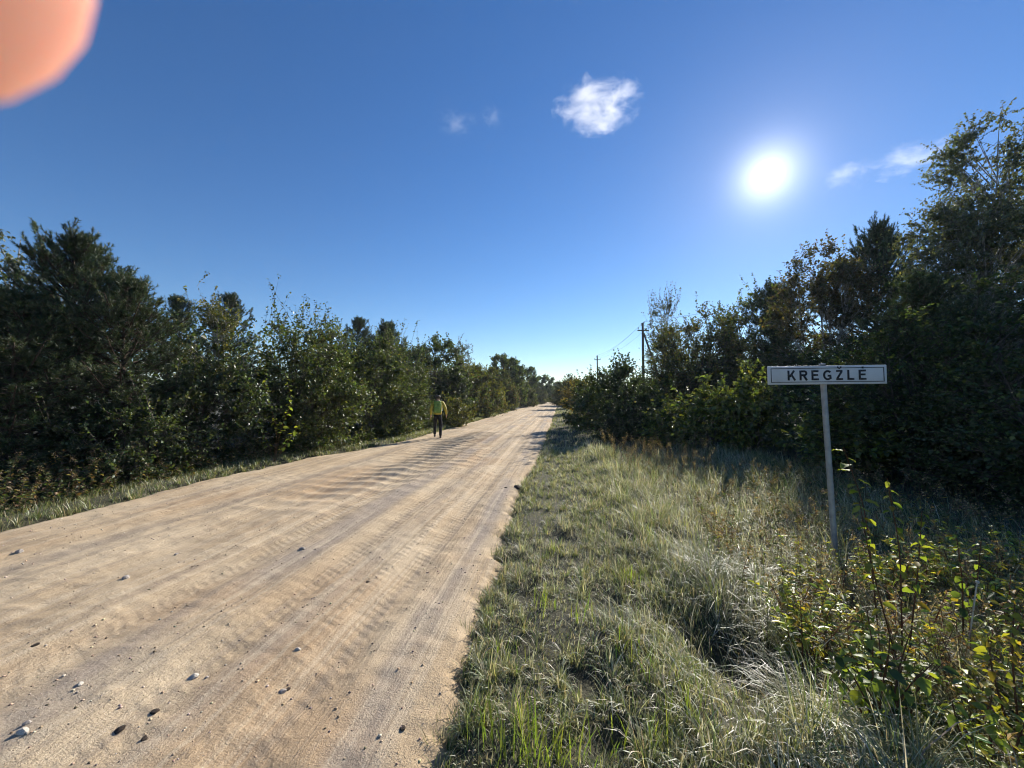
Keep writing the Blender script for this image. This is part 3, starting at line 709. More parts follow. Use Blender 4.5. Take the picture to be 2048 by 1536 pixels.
def hollow(x, y):
    k = np.zeros_like(x)
    for hx, hy, r, dp in HOLLOWS:
        k = np.maximum(k, np.exp(-((x - hx) ** 2 + (y - hy) ** 2) / (0.7 * r * r)) * min(1, dp * 9))
    return k
def grass_field(name, seed, n, xr, yr, hfun, wid, pal, label, dens=None, seg=3, leanr=(0.15, 0.8), ysq=True):
    rng = np.random.default_rng(seed)
    y = yr[0] + (yr[1] - yr[0]) * (rng.random(n) ** (1.7 if ysq else 1.0))
    lo, hi = xr(y) if callable(xr) else (np.full(n, xr[0]), np.full(n, xr[1]))
    x = lo + (hi - lo) * rng.random(n)
    # gather blades into tufts
    cx = np.round(x / 0.11) * 0.11 + 0.08 * vnoise(x * 31, y * 31); cyy = np.round(y / 0.11) * 0.11 + 0.08 * vnoise(x * 37 + 9, y * 29)
    g = 0.35 * rng.random(n)
    x = x * (1 - g) + cx * g; y = y * (1 - g) + cyy * g
    keep = rng.random(n) < np.clip(0.75 + 0.9 * vnoise(x * 2.3, y * 2.3) + 0.7 * vnoise(x * 6.1 + 3, y * 6.1), 0.3, 1) * (1 - 0.93 * hollow(x, y))
    if dens is not None: keep &= rng.random(n) < dens(x, y)
    x, y = x[keep], y[keep]; n = len(x)
    h = hfun(x, y) * (0.45 + 0.75 * rng.random(n)) * (1 + 0.7 * vnoise(x * 3.1 + 8, y * 3.1))
    lean = rng.uniform(*leanr, n)
    az = 2.6 + 3.0 * vnoise(x * 1.4, y * 1.4) + 2.5 * vnoise(x * 5 + 1, y * 5) + rng.normal(0, 1.3, n)
    w = wid * (0.6 + 0.8 * rng.random(n)) * np.clip(1 + 0.10 * (y - 4), 1, 4)
    pt = vnoise(x * 0.9 + 20, y * 0.9) + 0.5 * vnoise(x * 2.7, y * 2.7 + 4)
    ca = palette(rng, n, pal[0], 0.22); cb = palette(rng, n, pal[1], 0.22)
    col = np.clip(np.where((pt + rng.normal(0, 0.15, n) > 0.05)[:, None], cb, ca), 0.01, 0.8)
    V, Q, T, cq, ct = blades(rng, x, y, h, w, az, lean, col, seg=seg)
    pc = Parts(); pc.V = [V]; pc.Q = [Q]; pc.T = [T]; pc.cq = [cq]; pc.ct = [ct]
    return tagp(obj(name, pc.mesh(name), M['grass']), label, 'grass', kind='stuff')
def verge_x(y): return edge_r(y) - 0.03, np.full_like(y, 1.3)
grass_field('verge_grass', 1, 105000, verge_x, (1.2, 13), lambda x, y: 0.048 + 0.045 * sstep(0.3, 1.6, x - edge_r(y)) + 0.03 * (1 - sstep(0.0, 0.2, x - edge_r(y))), 0.0040, (GRASSP, STRAWP),
            'short mixed green and straw grass on the right road verge', seg=2, leanr=(0.25, 1.05))
def mead_x(y): return 0.7 + 0.9 * vnoise(y * 1.3, 4.0), 4.9 + 0.3 * vnoise(y, 1.0) + 0.09 * y
grass_field('meadow_grass', 2, 46000, mead_x, (1.0, 14), lambda x, y: 0.20 + 0.15 * sstep(1.2, 2.6, x), 0.0045, (STRAWP, GRASSP),
            'long pale bent grass of the meadow around the sign', leanr=(0.4, 1.1))
def far_x(y): return edge_r(y) - 0.02, np.full_like(y, 4.5)
grass_field('verge_grass', 3, 26000, far_x, (12, 60), lambda x, y: 0.14 + 0.12 * sstep(1.2, 2.6, x), 0.006, (GRASSP, STRAWP),
            'distant grass along the right road edge', seg=2)
def left_x(y): return edge_l(y) - 1.6, edge_l(y) + 0.03
grass_field('verge_grass', 4, 50000, left_x, (-1, 50), lambda x, y: 0.09 + 0.12 * sstep(0.3, 1.3, edge_l(y) - x), 0.0055, (GRASSP, [(0.16, 0.18, 0.05, 3), (0.22, 0.22, 0.09, 1)]),
            'strip of short green grass along the left road edge', seg=2)
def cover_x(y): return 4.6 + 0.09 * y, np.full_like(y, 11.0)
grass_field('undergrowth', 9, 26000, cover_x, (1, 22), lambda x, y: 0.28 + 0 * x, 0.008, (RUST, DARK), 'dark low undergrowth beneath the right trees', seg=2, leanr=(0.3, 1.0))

def tussocks(name, seed, x, y, hh, per, wid, pal, label, spread=0.05):
    rng = np.random.default_rng(seed)
    keep = hollow(x, y) < 0.22; x, y, hh = x[keep], y[keep], hh[keep]
    i = np.repeat(np.arange(len(x)), per); n = len(i)
    az = rng.random(n) * 6.283; rr_ = spread * (hh[i] / 0.2) * rng.random(n) ** 0.7
    bx_, by_ = x[i] + np.cos(az) * rr_, y[i] + np.sin(az) * rr_
    h = hh[i] * (0.45 + 0.75 * rng.random(n)); lean = rng.uniform(0.25, 1.2, n)
    az = az + rng.normal(0, 0.5, n) + 0.8 * np.sin(x[i] * 2.0)
    tone = rng.random(len(x))[i]
    ca = palette(rng, n, pal[0], 0.2); cb = palette(rng, n, pal[1], 0.2)
    col = np.clip(np.where((rng.random(n) < tone)[:, None], ca, cb), 0.01, 0.75)
    V, Q, T, cq, ct = blades(rng, bx_, by_, h, wid * (0.6 + 0.8 * rng.random(n)) * np.clip(1 + 0.10 * (by_ - 4), 1, 3), az, lean, col, seg=3)
    pc = Parts(); pc.V = [V]; pc.Q = [Q]; pc.T = [T]; pc.cq = [cq]; pc.ct = [ct]
    return tagp(obj(name, pc.mesh(name), M['grass']), label, 'grass', kind='stuff')
rt = np.random.default_rng(321)
n = 1000; y_ = 1.3 + 11 * rt.random(n) ** 1.5; x_ = edge_r(y_) - 0.02 + (1.9) * rt.random(n) ** 1.2
k = vnoise(x_ * 2.2, y_ * 2.2) > -0.22; x_, y_ = x_[k], y_[k]
tussocks('grass_tufts', 322, x_, y_, 0.09 + 0.10 * rt.random(len(x_)) ** 2, 28, 0.0044, (GRASSP, STRAWP), 'shaggy low tufts of green and straw grass on the right verge')
n = 560; y_ = 1.2 + 11 * rt.random(n) ** 1.3; x_ = 0.9 + 3.6 * rt.random(n)
tussocks('grass_tufts', 323, x_, y_, 0.22 + 0.24 * rt.random(n), 44, 0.0047, (STRAWP, GRASSP), 'long shaggy pale tussocks in the meadow around the sign')
n = 380; y_ = 1.25 + 30 * rt.random(n) ** 1.8; x_ = edge_r(y_) + rt.normal(-0.01, 0.10, n)
tussocks('grass_tufts', 324, x_, y_, 0.07 + 0.09 * rt.random(n), 30, 0.0045, (GRASSP, GRASSP), 'green tufts hanging over the right road edge')
n = 420; y_ = -1 + 40 * rt.random(n) ** 1.4; x_ = edge_l(y_) + rt.normal(-0.12, 0.12, n)
tussocks('grass_tufts', 325, x_, y_, 0.09 + 0.12 * rt.random(n), 26, 0.006, (GRASSP, GRASSP), 'green tufts along the left road edge')
# ------------------------------------------------------------------ sign
def box_np(x0, x1, y0, y1, z0, z1):
    V = np.array([(x0, y0, z0), (x1, y0, z0), (x1, y1, z0), (x0, y1, z0), (x0, y0, z1), (x1, y0, z1), (x1, y1, z1), (x0, y1, z1)], float)
    Q = [(0, 3, 2, 1), (4, 5, 6, 7), (0, 1, 5, 4), (1, 2, 6, 5), (2, 3, 7, 6), (3, 0, 4, 7)]
    return V, np.array(Q)
M['sign_white'] = plain_mat('sign_white', (0.54, 0.535, 0.525), (0.66, 0.655, 0.645), 3, 0.5)
M['sign_black'] = plain_mat('sign_black', (0.012, 0.012, 0.014), None, rough=0.5)
M['galvanised'] = plain_mat('galvanised', (0.28, 0.285, 0.28), (0.38, 0.385, 0.38), 12, 0.5, 0.15, 30, metallic=0.3)
SD = 4.6
sx, sy = place(1664, SD); sz = float(terrain(sx, sy))
sign = thing('settlement_sign', 'white settlement name sign on a grey steel post in the meadow', 'sign', (sx, sy, sz), YAW + rad(-6))
BW, BH = 1.30, 0.222
zc = high(750.5, SD) - sz
xo = place(1647, SD)[0] - sx
pole_top = zc + 0.10
t = np.linspace(0, 1, 8)
V, Q = tube(np.stack([xo * t, 0 * t, -0.3 + (pole_top + 0.3) * t], -1), np.full(8, 0.030), 14)
pp = Parts(); pp.quads(V, Q)
post = obj('post', pp.mesh('post', True), M['galvanised'], sign)
cap = Parts(); Vc, Qc = tube(np.array([[0, 0, 0], [0, 0, 0.012], [0, 0, 0.018]]), np.array([0.032, 0.032, 0.002]), 14); cap.quads(Vc, Qc)
obj('cap', cap.mesh('cap', True), M['galvanised'], post, (xo, 0, pole_top + 0.028))
for zz in (-0.06, 0.06):
    V, Q = box_np(xo - 0.045, xo + 0.045, -0.045, 0.036, zc + zz - 0.012, zc + zz + 0.012)
    b = Parts(); b.quads(V, Q); obj('clamp', b.mesh('clamp'), M['galvanised'], post)
bx = xo
bd = Parts(); V, Q = box_np(-BW / 2, BW / 2, -0.012, 0.012, -BH / 2, BH / 2); bd.quads(V, Q)
board = obj('board', bd.mesh('board'), M['sign_white'], sign, (bx, -0.060, zc))
board.rotation_euler = (0, rad(-0.4), 0)
bv = board.modifiers.new('bevel', 'BEVEL'); bv.width = 0.006; bv.segments = 2
fr = Parts()
ix, iz, lw = BW / 2 - 0.030, BH / 2 - 0.026, 0.0075
for b in ((-ix, ix, iz - lw, iz), (-ix, ix, -iz, -iz + lw), (-ix, -ix + lw, -iz + lw, iz - lw), (ix - lw, ix, -iz + lw, iz - lw)):
    V, Q = box_np(b[0], b[1], -0.0145, -0.0122, b[2], b[3]); fr.quads(V, Q)
obj('border_line', fr.mesh('border_line'), M['sign_black'], board)
# letters cut as bold strokes, each a mesh of its own (unit: cap height 1, drawn in x-z)
def stroke(pts, w=0.17):
    P = np.array(pts, float); n = len(P)
    T = np.gradient(P, axis=0) if n > 2 else np.repeat(P[1:] - P[:1], 2, 0)
    T /= np.linalg.norm(T, axis=1, keepdims=True)
    N = np.stack([-T[:, 1], T[:, 0]], -1) * w / 2
    return [(P[i] + N[i], P[i] - N[i], P[i + 1] - N[i + 1], P[i + 1] + N[i + 1]) for i in range(n - 1)]
def arc(cx, cz, rx, rz, a0, a1, n=18):
    a = np.radians(np.linspace(a0, a1, n)); return [(cx + rx * math.cos(k), cz + rz * math.sin(k)) for k in a]
h = 0.085
E_ = [[(h, 0), (h, 1)], [(2 * h, 1 - h), (0.66, 1 - h)], [(2 * h, 0.53), (0.61, 0.53)], [(2 * h, h), (0.68, h)]]
LET = {
    'K': ([[(h, 0), (h, 1)], [(0.20, 0.36), (0.62, 1.0)], [(0.34, 0.60), (0.70, 0.0)]], 0.72),
    'R': ([[(h, 0), (h, 1)], [(2 * h, 1 - h), (0.44, 1 - h)] , arc(0.44, 0.715, 0.20, 0.20, 90, -90), [(2 * h, 0.515), (0.44, 0.515)], [(0.40, 0.46), (0.68, 0.0)]], 0.72),
    'E': (E_, 0.68),
    'G': ([arc(0.42, 0.5, 0.335, 0.415, 42, 318, 30), [(0.42, 0.44), (0.76, 0.44)], [(0.675, 0.36), (0.675, 0.10)]], 0.78),
    'Z': ([[(0.04, 1 - h), (0.62, 1 - h)], [(0.54, 0.84), (0.12, 0.16)], [(0.02, h), (0.64, h)], [(0.14, 1.34), (0.345, 1.13)], [(0.52, 1.34), (0.315, 1.13)]], 0.66),
    'L': ([[(h, 0), (h, 1)], [(2 * h, h), (0.62, h)]], 0.64),
    'Edot': (E_ + [[(0.28, 1.22), (0.45, 1.22)]], 0.68),
}
seq = ['K', 'R', 'E', 'G', 'Z', 'L', 'Edot']
CH = 0.117; gap = 0.41
total = sum(LET[k][1] for k in seq) + gap * 6
cur = -total / 2 * CH - 0.002
for k in seq:
    lp = Parts()
    for si, st in enumerate(LET[k][0]):
        thin = 0.12 if (k == 'Z' and si >= 3) else 0.19
        y0 = -0.0145 - 0.0002 * si
        for q in stroke(st, thin):
            q = np.array(q) * CH; q[:, 1] -= CH * 0.52
            V = np.concatenate([np.stack([q[:, 0], np.full(4, y0), q[:, 1]], -1), np.stack([q[:, 0], np.full(4, -0.0122), q[:, 1]], -1)])
            lp.quads(V, [(0, 1, 2, 3), (0, 4, 5, 1), (1, 5, 6, 2), (2, 6, 7, 3), (3, 7, 4, 0)])
    obj('letter', lp.mesh('letter'), M['sign_black'], board, (cur, 0, 0))
    cur += (LET[k][1] + gap) * CH

# ------------------------------------------------------------------ poles and wires
M['pole'] = plain_mat('pole', (0.07, 0.06, 0.05), (0.13, 0.12, 0.11), 6, 0.9, 0.3, 20)
M['wire'] = plain_mat('wire', (0.08, 0.085, 0.09), None, rough=0.6)
M['porcelain'] = plain_mat('porcelain', (0.25, 0.25, 0.24), None, rough=0.3)
def util_pole(label, px, depth, ytop, brace):
    x, y, z = at(px, depth)
    o = thing('utility_pole', label, 'pole', (x, y, z), YAW, 'overhead line poles')
    Hh = high(ytop, depth) - z
    t = np.linspace(0, 1, 6)
    V, Q = tube(np.stack([0 * t, 0 * t, Hh * t - 0.3 * (1 - t)], -1), 0.15 - 0.05 * t, 10); p = Parts(); p.quads(V, Q)
    V, Q = tube(np.array([[0, 0, Hh], [0, 0, Hh + 0.01]]), np.array([0.10, 0.005]), 10); p.quads(V, Q)
    shaft = obj('shaft', p.mesh('shaft', True), M['pole'], o)
    arm = Parts(); V, Q = box_np(-0.55, 0.55, -0.17, -0.09, Hh - 0.82, Hh - 0.70); arm.quads(V, Q)
    a = obj('crossarm', arm.mesh('crossarm'), M['pole'], o)
    ins = Parts()
    pr = [(0.010, 0), (0.012, 0.10), (0.045, 0.11), (0.055, 0.16), (0.035, 0.20), (0.045, 0.23), (0.02, 0.27), (0.002, 0.275)]
    V, Q = tube(np.array([[0, 0, b] for r, b in pr]), np.array([r for r, b in pr]), 8); ins.quads(V, Q)
    ime = ins.mesh('insulator', True); ime.materials.append(M['porcelain'])
    spots = [(-0.48, -0.13, Hh - 0.70), (0.48, -0.13, Hh - 0.70), (0.10, -0.1, Hh - 0.15), (-0.12, -0.05, Hh - 0.28)]
    for s_ in spots: obj('insulator', ime, None, a, s_)
    if brace:
        b = Parts(); V, Q = tube(np.array([[0.08, -0.02, Hh - 1.0], [2.6, -0.6, -0.3]]), np.array([0.09, 0.12]), 8); b.quads(V, Q)
        obj('brace', b.mesh('brace', True), M['pole'], o)
    R = Matrix.Rotation(YAW, 3, 'Z')
    return [Vector((x, y, z)) + R @ Vector((s_[0], s_[1], s_[2] + 0.25)) for s_ in spots]
pA = util_pole('dark utility pole with slanting brace behind the right bushes', 1287, 37, 645, True)
pB = util_pole('far small utility pole without brace further down the road', 1195, 68, 711, False)
def wire(a, b, sag, label):
    t = np.linspace(0, 1, 24)[:, None]
    P = np.array(a) * (1 - t) + np.array(b) * t; P[:, 2] -= (4 * sag * t * (1 - t))[:, 0]
    V, Q = tube(P, np.full(24, 0.011), 4); p = Parts(); p.quads(V, Q)
    tagp(obj('overhead_wire', p.mesh('overhead_wire', True), M['wire']), label, 'wire', 'overhead line wires')
ex, ey = place(1800, 22); dx_, dy_ = ex - pA[0][0], ey - pA[0][1]
for k, nm in ((0, 'left crossarm end'), (1, 'right crossarm end'), (2, 'pole top')):
    wire(pA[k], pB[k], 0.55, 'thin wire from the %s of the braced pole to the far pole' % nm)
for k, nm in ((2, 'upper'), (1, 'lower')):
    e = Vector((pA[k][0] + dx_ * 1.9, pA[k][1] + dy_ * 1.9, pA[k][2] + 0.2))
    wire(pA[k], e, 0.5, '%s of two thin wires running right from the braced pole above the bushes' % nm)

# ------------------------------------------------------------------ render helper parts below: small things
def stone_mesh(seed, k=2, flat=0.6):
    import bmesh
    rng = np.random.default_rng(seed)
    bm = bmesh.new(); bmesh.ops.create_icosphere(bm, subdivisions=k, radius=1)
    pl = rdir(rng, 7); of = rng.uniform(0.55, 0.9, 7)
    for v in bm.verts:
        p = np.array(v.co)
        for q, o in zip(pl, of):
            s = p @ q
            if s > o: p = p - q * (s - o)
        v.co = p * np.array([1, 0.75, flat])
    me = bpy.data.meshes.new('stone'); bm.to_mesh(me); bm.free()
    return me
M['stone'] = plain_mat('stone', (0.22, 0.19, 0.17), (0.42, 0.38, 0.33), 5, 0.8, 0.3, 20)
M['pale_stone'] = plain_mat('pale_stone', (0.36, 0.32, 0.27), (0.50, 0.46, 0.40), 5, 0.7, 0.2, 20)
M['clod'] = plain_mat('clod', (0.05, 0.035, 0.025), (0.10, 0.07, 0.05), 20, 0.95, 0.8, 30)
def on_road(px, py):
    d = CAM_H * 770 / (py - 795.0)
    x, y = place(px, d)
    return x, y, road_at(x, y)
stones = [(75, 1474, 0.028, 'pale_stone', 'pale flat stone at the lower left picture corner'),
          (84, 1455, 0.020, 'stone', 'grey pebble just above the pale flat stone at lower left'),
          (182, 1378, 0.022, 'pale_stone', 'pale angular stone lying alone on the lower left road'),
          (402, 1352, 0.030, 'pale_stone', 'pale stone in the dark scuffed hollow at lower left'),
          (428, 1354, 0.016, 'stone', 'small stone right of the pale stone in the scuffed hollow'),
          (578, 1378, 0.024, 'stone', 'grey stone throwing a black shadow in the lower middle of the road'),
          (588, 1370, 0.018, 'clod', 'dark clod behind the grey stone in the lower middle of the road'),
          (330, 1418, 0.026, 'clod', 'dark clod below the scuffed hollow at lower left'),
          (262, 1455, 0.030, 'clod', 'larger dark clod nearest the lower left corner'),
          (312, 1474, 0.020, 'clod', 'small dark clod right of the larger clod at lower left'),
          (54, 1108, 0.045, 'stone', 'stone on the road near the left picture edge'),
          (266, 1163, 0.040, 'stone', 'stone in the left half of the road'),
          (610, 1107, 0.035, 'stone', 'stone in the grey gravel band mid road'),
          (92, 1302, 0.022, 'clod', 'dark crumb on the road left of the scuffed hollow'),
          (1036, 975, 0.10, 'clod', 'dark brown clod at the right road edge'),
          (1012, 976, 0.035, 'clod', 'small crumb beside the brown clod at the right road edge'),
          (812, 1447, 0.020, 'clod', 'dark leaf-like crumb near the right road edge at the bottom'),
          (605, 1303, 0.022, 'pale_stone', 'white fleck of stone above the tyre tread marks'),
          (362, 1113, 0.024, 'stone', 'small stone left of the grey gravel band'),
          (741, 1168, 0.022, 'clod', 'crumb between the gravel bands')]
smesh = {}
for i, (px, py, r, mk, lb) in enumerate(stones):
    key = (mk, i % 3)
    if key not in smesh:
        smesh[key] = stone_mesh(100 + len(smesh), 2, 0.6 if mk != 'clod' else 0.45); smesh[key].materials.append(M[mk])
    x, y, z = on_road(px, py)
    o = obj('clod' if mk == 'clod' else 'stone', smesh[key], None, None, (x, y, z + r * 0.08))
    o.scale = (r, r, r); o.rotation_euler = (0.1, 0.15, i * 1.3)
    tagp(o, lb, 'clod' if mk == 'clod' else 'stone', 'loose stones and clods on the road')
# uncountable small gravel
rng = np.random.default_rng(500)
n = 9500
gy_ = 1.4 + 12 * rng.random(n) ** 1.6
band = rng.choice([-1.02, -1.95, -2.72, -3.6, -5.2, -6.3], n) + rng.normal(0, 0.22, n)
gx_ = np.where(rng.random(n) < 0.45, band, edge_l(gy_) + (edge_r(gy_) - edge_l(gy_)) * rng.random(n))
ok = (gx_ > edge_l(gy_)) & (gx_ < edge_r(gy_)); gx_, gy_ = gx_[ok], gy_[ok]; n = len(gx_)
uu = (gx_ - (edge_l(gy_) - 0.16)) / (edge_r(gy_) - edge_l(gy_) + 0.32)
gz_ = road_z(gx_, gy_, uu)
r = 0.002 + 0.009 * rng.random(n) ** 5
octa = np.array([(1, 0, 0), (0, 1, 0), (-1, 0, 0), (0, -1, 0), (0, 0, 0.8), (0, 0, -0.5)], float)
Vg = octa[None] * (0.6 + 0.8 * rng.random((n, 6, 1))) * r[:, None, None]
ang = rng.random(n) * 6.28; ca, sa_ = np.cos(ang)[:, None], np.sin(ang)[:, None]
Vg = np.stack([Vg[..., 0] * ca - Vg[..., 1] * sa_, Vg[..., 0] * sa_ + Vg[..., 1] * ca, Vg[..., 2]], -1) + np.stack([gx_, gy_, gz_ + r * 0.2], -1)[:, None]
f8 = np.array([(0, 1, 4), (1, 2, 4), (2, 3, 4), (3, 0, 4), (1, 0, 5), (2, 1, 5), (3, 2, 5), (0, 3, 5)])
Tg = (np.arange(n) * 6)[:, None, None] + f8
gcol = palette(rng, n, [(0.45, 0.35, 0.24, 4), (0.32, 0.28, 0.24, 2), (0.58, 0.5, 0.42, 0.8), (0.24, 0.18, 0.13, 0.6)], 0.2)
M['gravel'] = leaf_mat('gravel', 0.0, 0.0, 0.6)
gm = mesh_np('gravel', Vg.reshape(-1, 3), tris=Tg.reshape(-1, 3), col=np.clip(np.repeat(gcol, 8, 0), 0, 0.8))
tagp(obj('gravel', gm, M['gravel']), 'loose small gravel scattered over the sandy road', 'gravel', kind='stuff')

# ------------------------------------------------------------------ weeds and undergrowth
def weed_patch(name, seed, X, Y, Hh, nl, leaf, pal, label, mat='leaf', lean=0.25, stemcol=(0.12, 0.07, 0.04), aspect=0.22, seed_head=0.0, t0=0.15):
    rng = np.random.default_rng(seed)
    n = len(X); Z = terrain(X, Y) - 0.02
    A = np.stack([X, Y, Z], -1)
    d = np.stack([rng.normal(0, lean, n), rng.normal(0, lean, n), np.ones(n)], -1)
    Mid = A + d * Hh[:, None] * 0.55 + rng.normal(0, 0.02, (n, 3))
    B = A + d * Hh[:, None] * np.array([1.15, 1.15, 0.98]) + rng.normal(0, 0.03, (n, 3))
    pc = Parts()
    sc_ = np.array(stemcol)
    V, Q = sticks(A, Mid, 0.004, 0.003); pc.quads(V, Q, np.repeat(sc_ * np.exp(rng.normal(0, 0.25, (n, 1))), 3, 0))
    V, Q = sticks(Mid, B, 0.003, 0.0015); pc.quads(V, Q, np.repeat(sc_ * np.exp(rng.normal(0, 0.25, (n, 1))), 3, 0))
    i = np.repeat(np.arange(n), nl); m = len(i)
    t = t0 + (1 - t0) * rng.random((m, 1))
    P = np.where(t < 0.55, A[i] + (Mid - A)[i] * t / 0.55, Mid[i] + (B - Mid)[i] * (t - 0.55) / 0.45)
    az = rng.random(m) * 6.283
    D = np.stack([np.cos(az), np.sin(az), rng.normal(0.15, 0.45, m)], -1)
    N = rdir(rng, m) * 0.5 + np.array([0, 0, 0.8])
    L = leaf * (0.5 + 0.9 * rng.random(m)) * (1.15 - 0.5 * t[:, 0])
    V, T = leaves_geo(rng, P, D, N, L, L * aspect)
    pt = np.exp(0.5 * vnoise(X * 1.5, Y * 1.5))[i][:, None]
    pc.tris(V, T, np.clip(np.repeat(palette(rng, m, pal, 0.25) * pt, 2, 0), 0, 0.8))
    if seed_head:
        k = np.where(rng.random(n) < seed_head)[0]; i = np.repeat(k, 34); m = len(i)
        t = rng.random((m, 1)); P = Mid[i] + (B - Mid)[i] * (0.55 + 0.55 * t) + rng.normal(0, 0.022, (m, 3))
        V, T = leaves_geo(rng, P, rdir(rng, m) + np.array([0, 0, 0.5]), rdir(rng, m), 0.022 * (0.6 + rng.random(m)), 0.006 * np.ones(m))
        pc.tris(V, T, np.repeat(palette(rng, m, [(0.20, 0.14, 0.09, 2), (0.32, 0.25, 0.17, 1)], 0.2), 2, 0))
    return tagp(obj(name, pc.mesh(name), M[mat]), label, 'weeds', kind='stuff')
def scatter(seed, n, pxr, dr, dens=None):
    rng = np.random.default_rng(seed)
    D = dr[0] + (dr[1] - dr[0]) * rng.random(n); PX = pxr[0] + (pxr[1] - pxr[0]) * rng.random(n)
    X = (PX - 1024) / 770 * D
    x = X * math.cos(YAW) - D * math.sin(YAW); y = X * math.sin(YAW) + D * math.cos(YAW)
    k = (vnoise(x * 1.3 + seed, y * 1.3) + 0.5) > (0.3 * rng.random(n))
    if dens is not None: k &= dens(x, y)
    return x[k], y[k], rng
WEEDB = [(0.17, 0.11, 0.06, 3), (0.27, 0.21, 0.12, 2), (0.12, 0.12, 0.045, 2), (0.30, 0.22, 0.05, 0.8)]
WEEDY = [(0.42, 0.36, 0.045, 2), (0.28, 0.32, 0.055, 3.5), (0.44, 0.30, 0.04, 1), (0.18, 0.23, 0.055, 3)]
WEEDG = [(0.10, 0.13, 0.04, 3), (0.14, 0.15, 0.045, 2), (0.20, 0.18, 0.06, 1)]
WEEDY, WEEDB = lift(WEEDY, 1.2), lift(WEEDB, 1.3)
rng = np.random.default_rng(900)
# left brush at the foot of the trees
y_ = rng.uniform(-2.5, 13, 1700); x_ = edge_l(y_) - 0.75 - 1.9 * rng.random(1700) ** 0.8
weed_patch('roadside_weeds', 61, x_, y_, (0.35 + 0.55 * sstep(0.7, 1.8, edge_l(y_) - x_)) * (0.45 + 0.75 * rng.random(1700)), 24, 0.075,
           WEEDB + WEEDG + DARK + DARK, 'brown and green weeds along the foot of the left trees', 'soft_leaf', seed_head=0.2, aspect=0.26)
y_ = rng.uniform(12, 60, 1000); x_ = edge_l(y_) - 0.6 - 1.8 * rng.random(1000)
weed_patch('roadside_weeds', 62, x_, y_, 0.35 + 0.4 * rng.random(1000), 18, 0.13, DARK + WEEDG, 'green weeds below the shrubs beyond the walker', 'soft_leaf', aspect=0.3)
# right foreground
DOGX, DOGY = place(1745, 2.1)
def clear(x, y): return (hollow(x, y) < 0.3) & (np.hypot(x - DOGX, y - DOGY) > 0.42) & (np.hypot(x - DOGX + 0.1, y - DOGY + 0.35) > 0.35)
x_, y_, r_ = scatter(63, 430, (1560, 2250), (1.75, 3.9), lambda x, y: (x > 1.45) & clear(x, y))
weed_patch('brown_weeds', 64, x_, y_, 0.2 + 0.42 * r_.random(len(x_)), 20, 0.05, WEEDB, 'reddish brown withered weeds in the right foreground', 'soft_leaf', stemcol=(0.16, 0.06, 0.04), seed_head=0.25, aspect=0.2)
x_, y_, r_ = scatter(65, 640, (1560, 2300), (1.6, 4.2), lambda x, y: (x > 1.45) & (vnoise(x * 1.9 + 3, y * 1.9) > -0.18) & clear(x, y))
weed_patch('yellow_weeds', 66, x_, y_, 0.22 + 0.36 * r_.random(len(x_)), 26, 0.078, WEEDY, 'yellowing leafy weeds in the right foreground', 'leaf', stemcol=(0.15, 0.10, 0.04), aspect=0.24)
x_, y_, r_ = scatter(67, 500, (1400, 2200), (3.6, 9.5), lambda x, y: (x > 1.6) & (x < 6.5))
weed_patch('brown_weeds', 68, x_, y_, 0.30 + 0.35 * r_.random(len(x_)), 20, 0.06, WEEDB + WEEDG, 'withered brown weeds between sign and trees', 'soft_leaf', seed_head=0.4)
x_, y_, r_ = scatter(69, 160, (1200, 1420), (8.5, 13), lambda x, y: (x > 1.2) & (x < 4.6))
weed_patch('dry_stalks', 70, x_, y_, 0.45 + 0.4 * r_.random(len(x_)), 6, 0.05, WEEDB, 'dry brown stalks standing in the meadow before the dark bush', 'soft_leaf', lean=0.1, seed_head=0.9)
def arch_x(y): return np.full_like(y, 1.25), np.full_like(y, 4.6)
grass_field('arching_grass', 21, 26000, arch_x, (0.9, 4.6), lambda x, y: 0.34 + 0.12 * sstep(1.4, 2.4, x), 0.0042, (STRAWP, [(0.16, 0.18, 0.06, 2), (0.30, 0.28, 0.16, 2)]),
            'long arching grey-green grass between the weeds in the right foreground', leanr=(0.6, 1.25), ysq=False)
# bright lime blades standing among the verge grass
rng = np.random.default_rng(910)
tx, ty, th = [], [], []
for px, dp, k, hh in ((1050, 1.85, 46, 0.24), (1120, 1.82, 26, 0.2), (1090, 3.1, 16, 0.2), (1160, 2.9, 12, 0.17), (1255, 3.55, 30, 0.2), (1300, 4.6, 18, 0.2), (1010, 2.5, 9, 0.2), (980, 1.95, 12, 0.22),
                      (1260, 2.5, 14, 0.2), (1220, 1.9, 12, 0.2), (1310, 1.85, 14, 0.22), (1360, 1.95, 10, 0.24), (1290, 2.3, 10, 0.2), (1110, 4.2, 14, 0.16), (1190, 5.2, 12, 0.16), (1060, 6.0, 14, 0.16), (1400, 2.1, 10, 0.25)):
    x, y = place(px, dp)
    tx.append(x + rng.normal(0, 0.055, k)); ty.append(y + rng.normal(0, 0.055, k)); th.append(hh * (0.5 + 0.7 * rng.random(k)))
tx, ty, th = map(np.concatenate, (tx, ty, th)); k = len(tx)
V, Q, T, cq, ct = blades(rng, tx, ty, th, 0.0062 * (0.7 + 0.6 * rng.random(k)), rng.random(k) * 6.28, rng.uniform(0.1, 0.6, k), np.clip(palette(rng, k, LIMEP, 0.15), 0, 0.6))
pc = Parts(); pc.V = [V]; pc.Q = [Q]; pc.T = [T]; pc.cq = [cq]; pc.ct = [ct]
tagp(obj('lime_grass', pc.mesh('lime_grass'), M['grass']), 'bright lime green blades standing out of the verge grass', 'grass', kind='stuff')

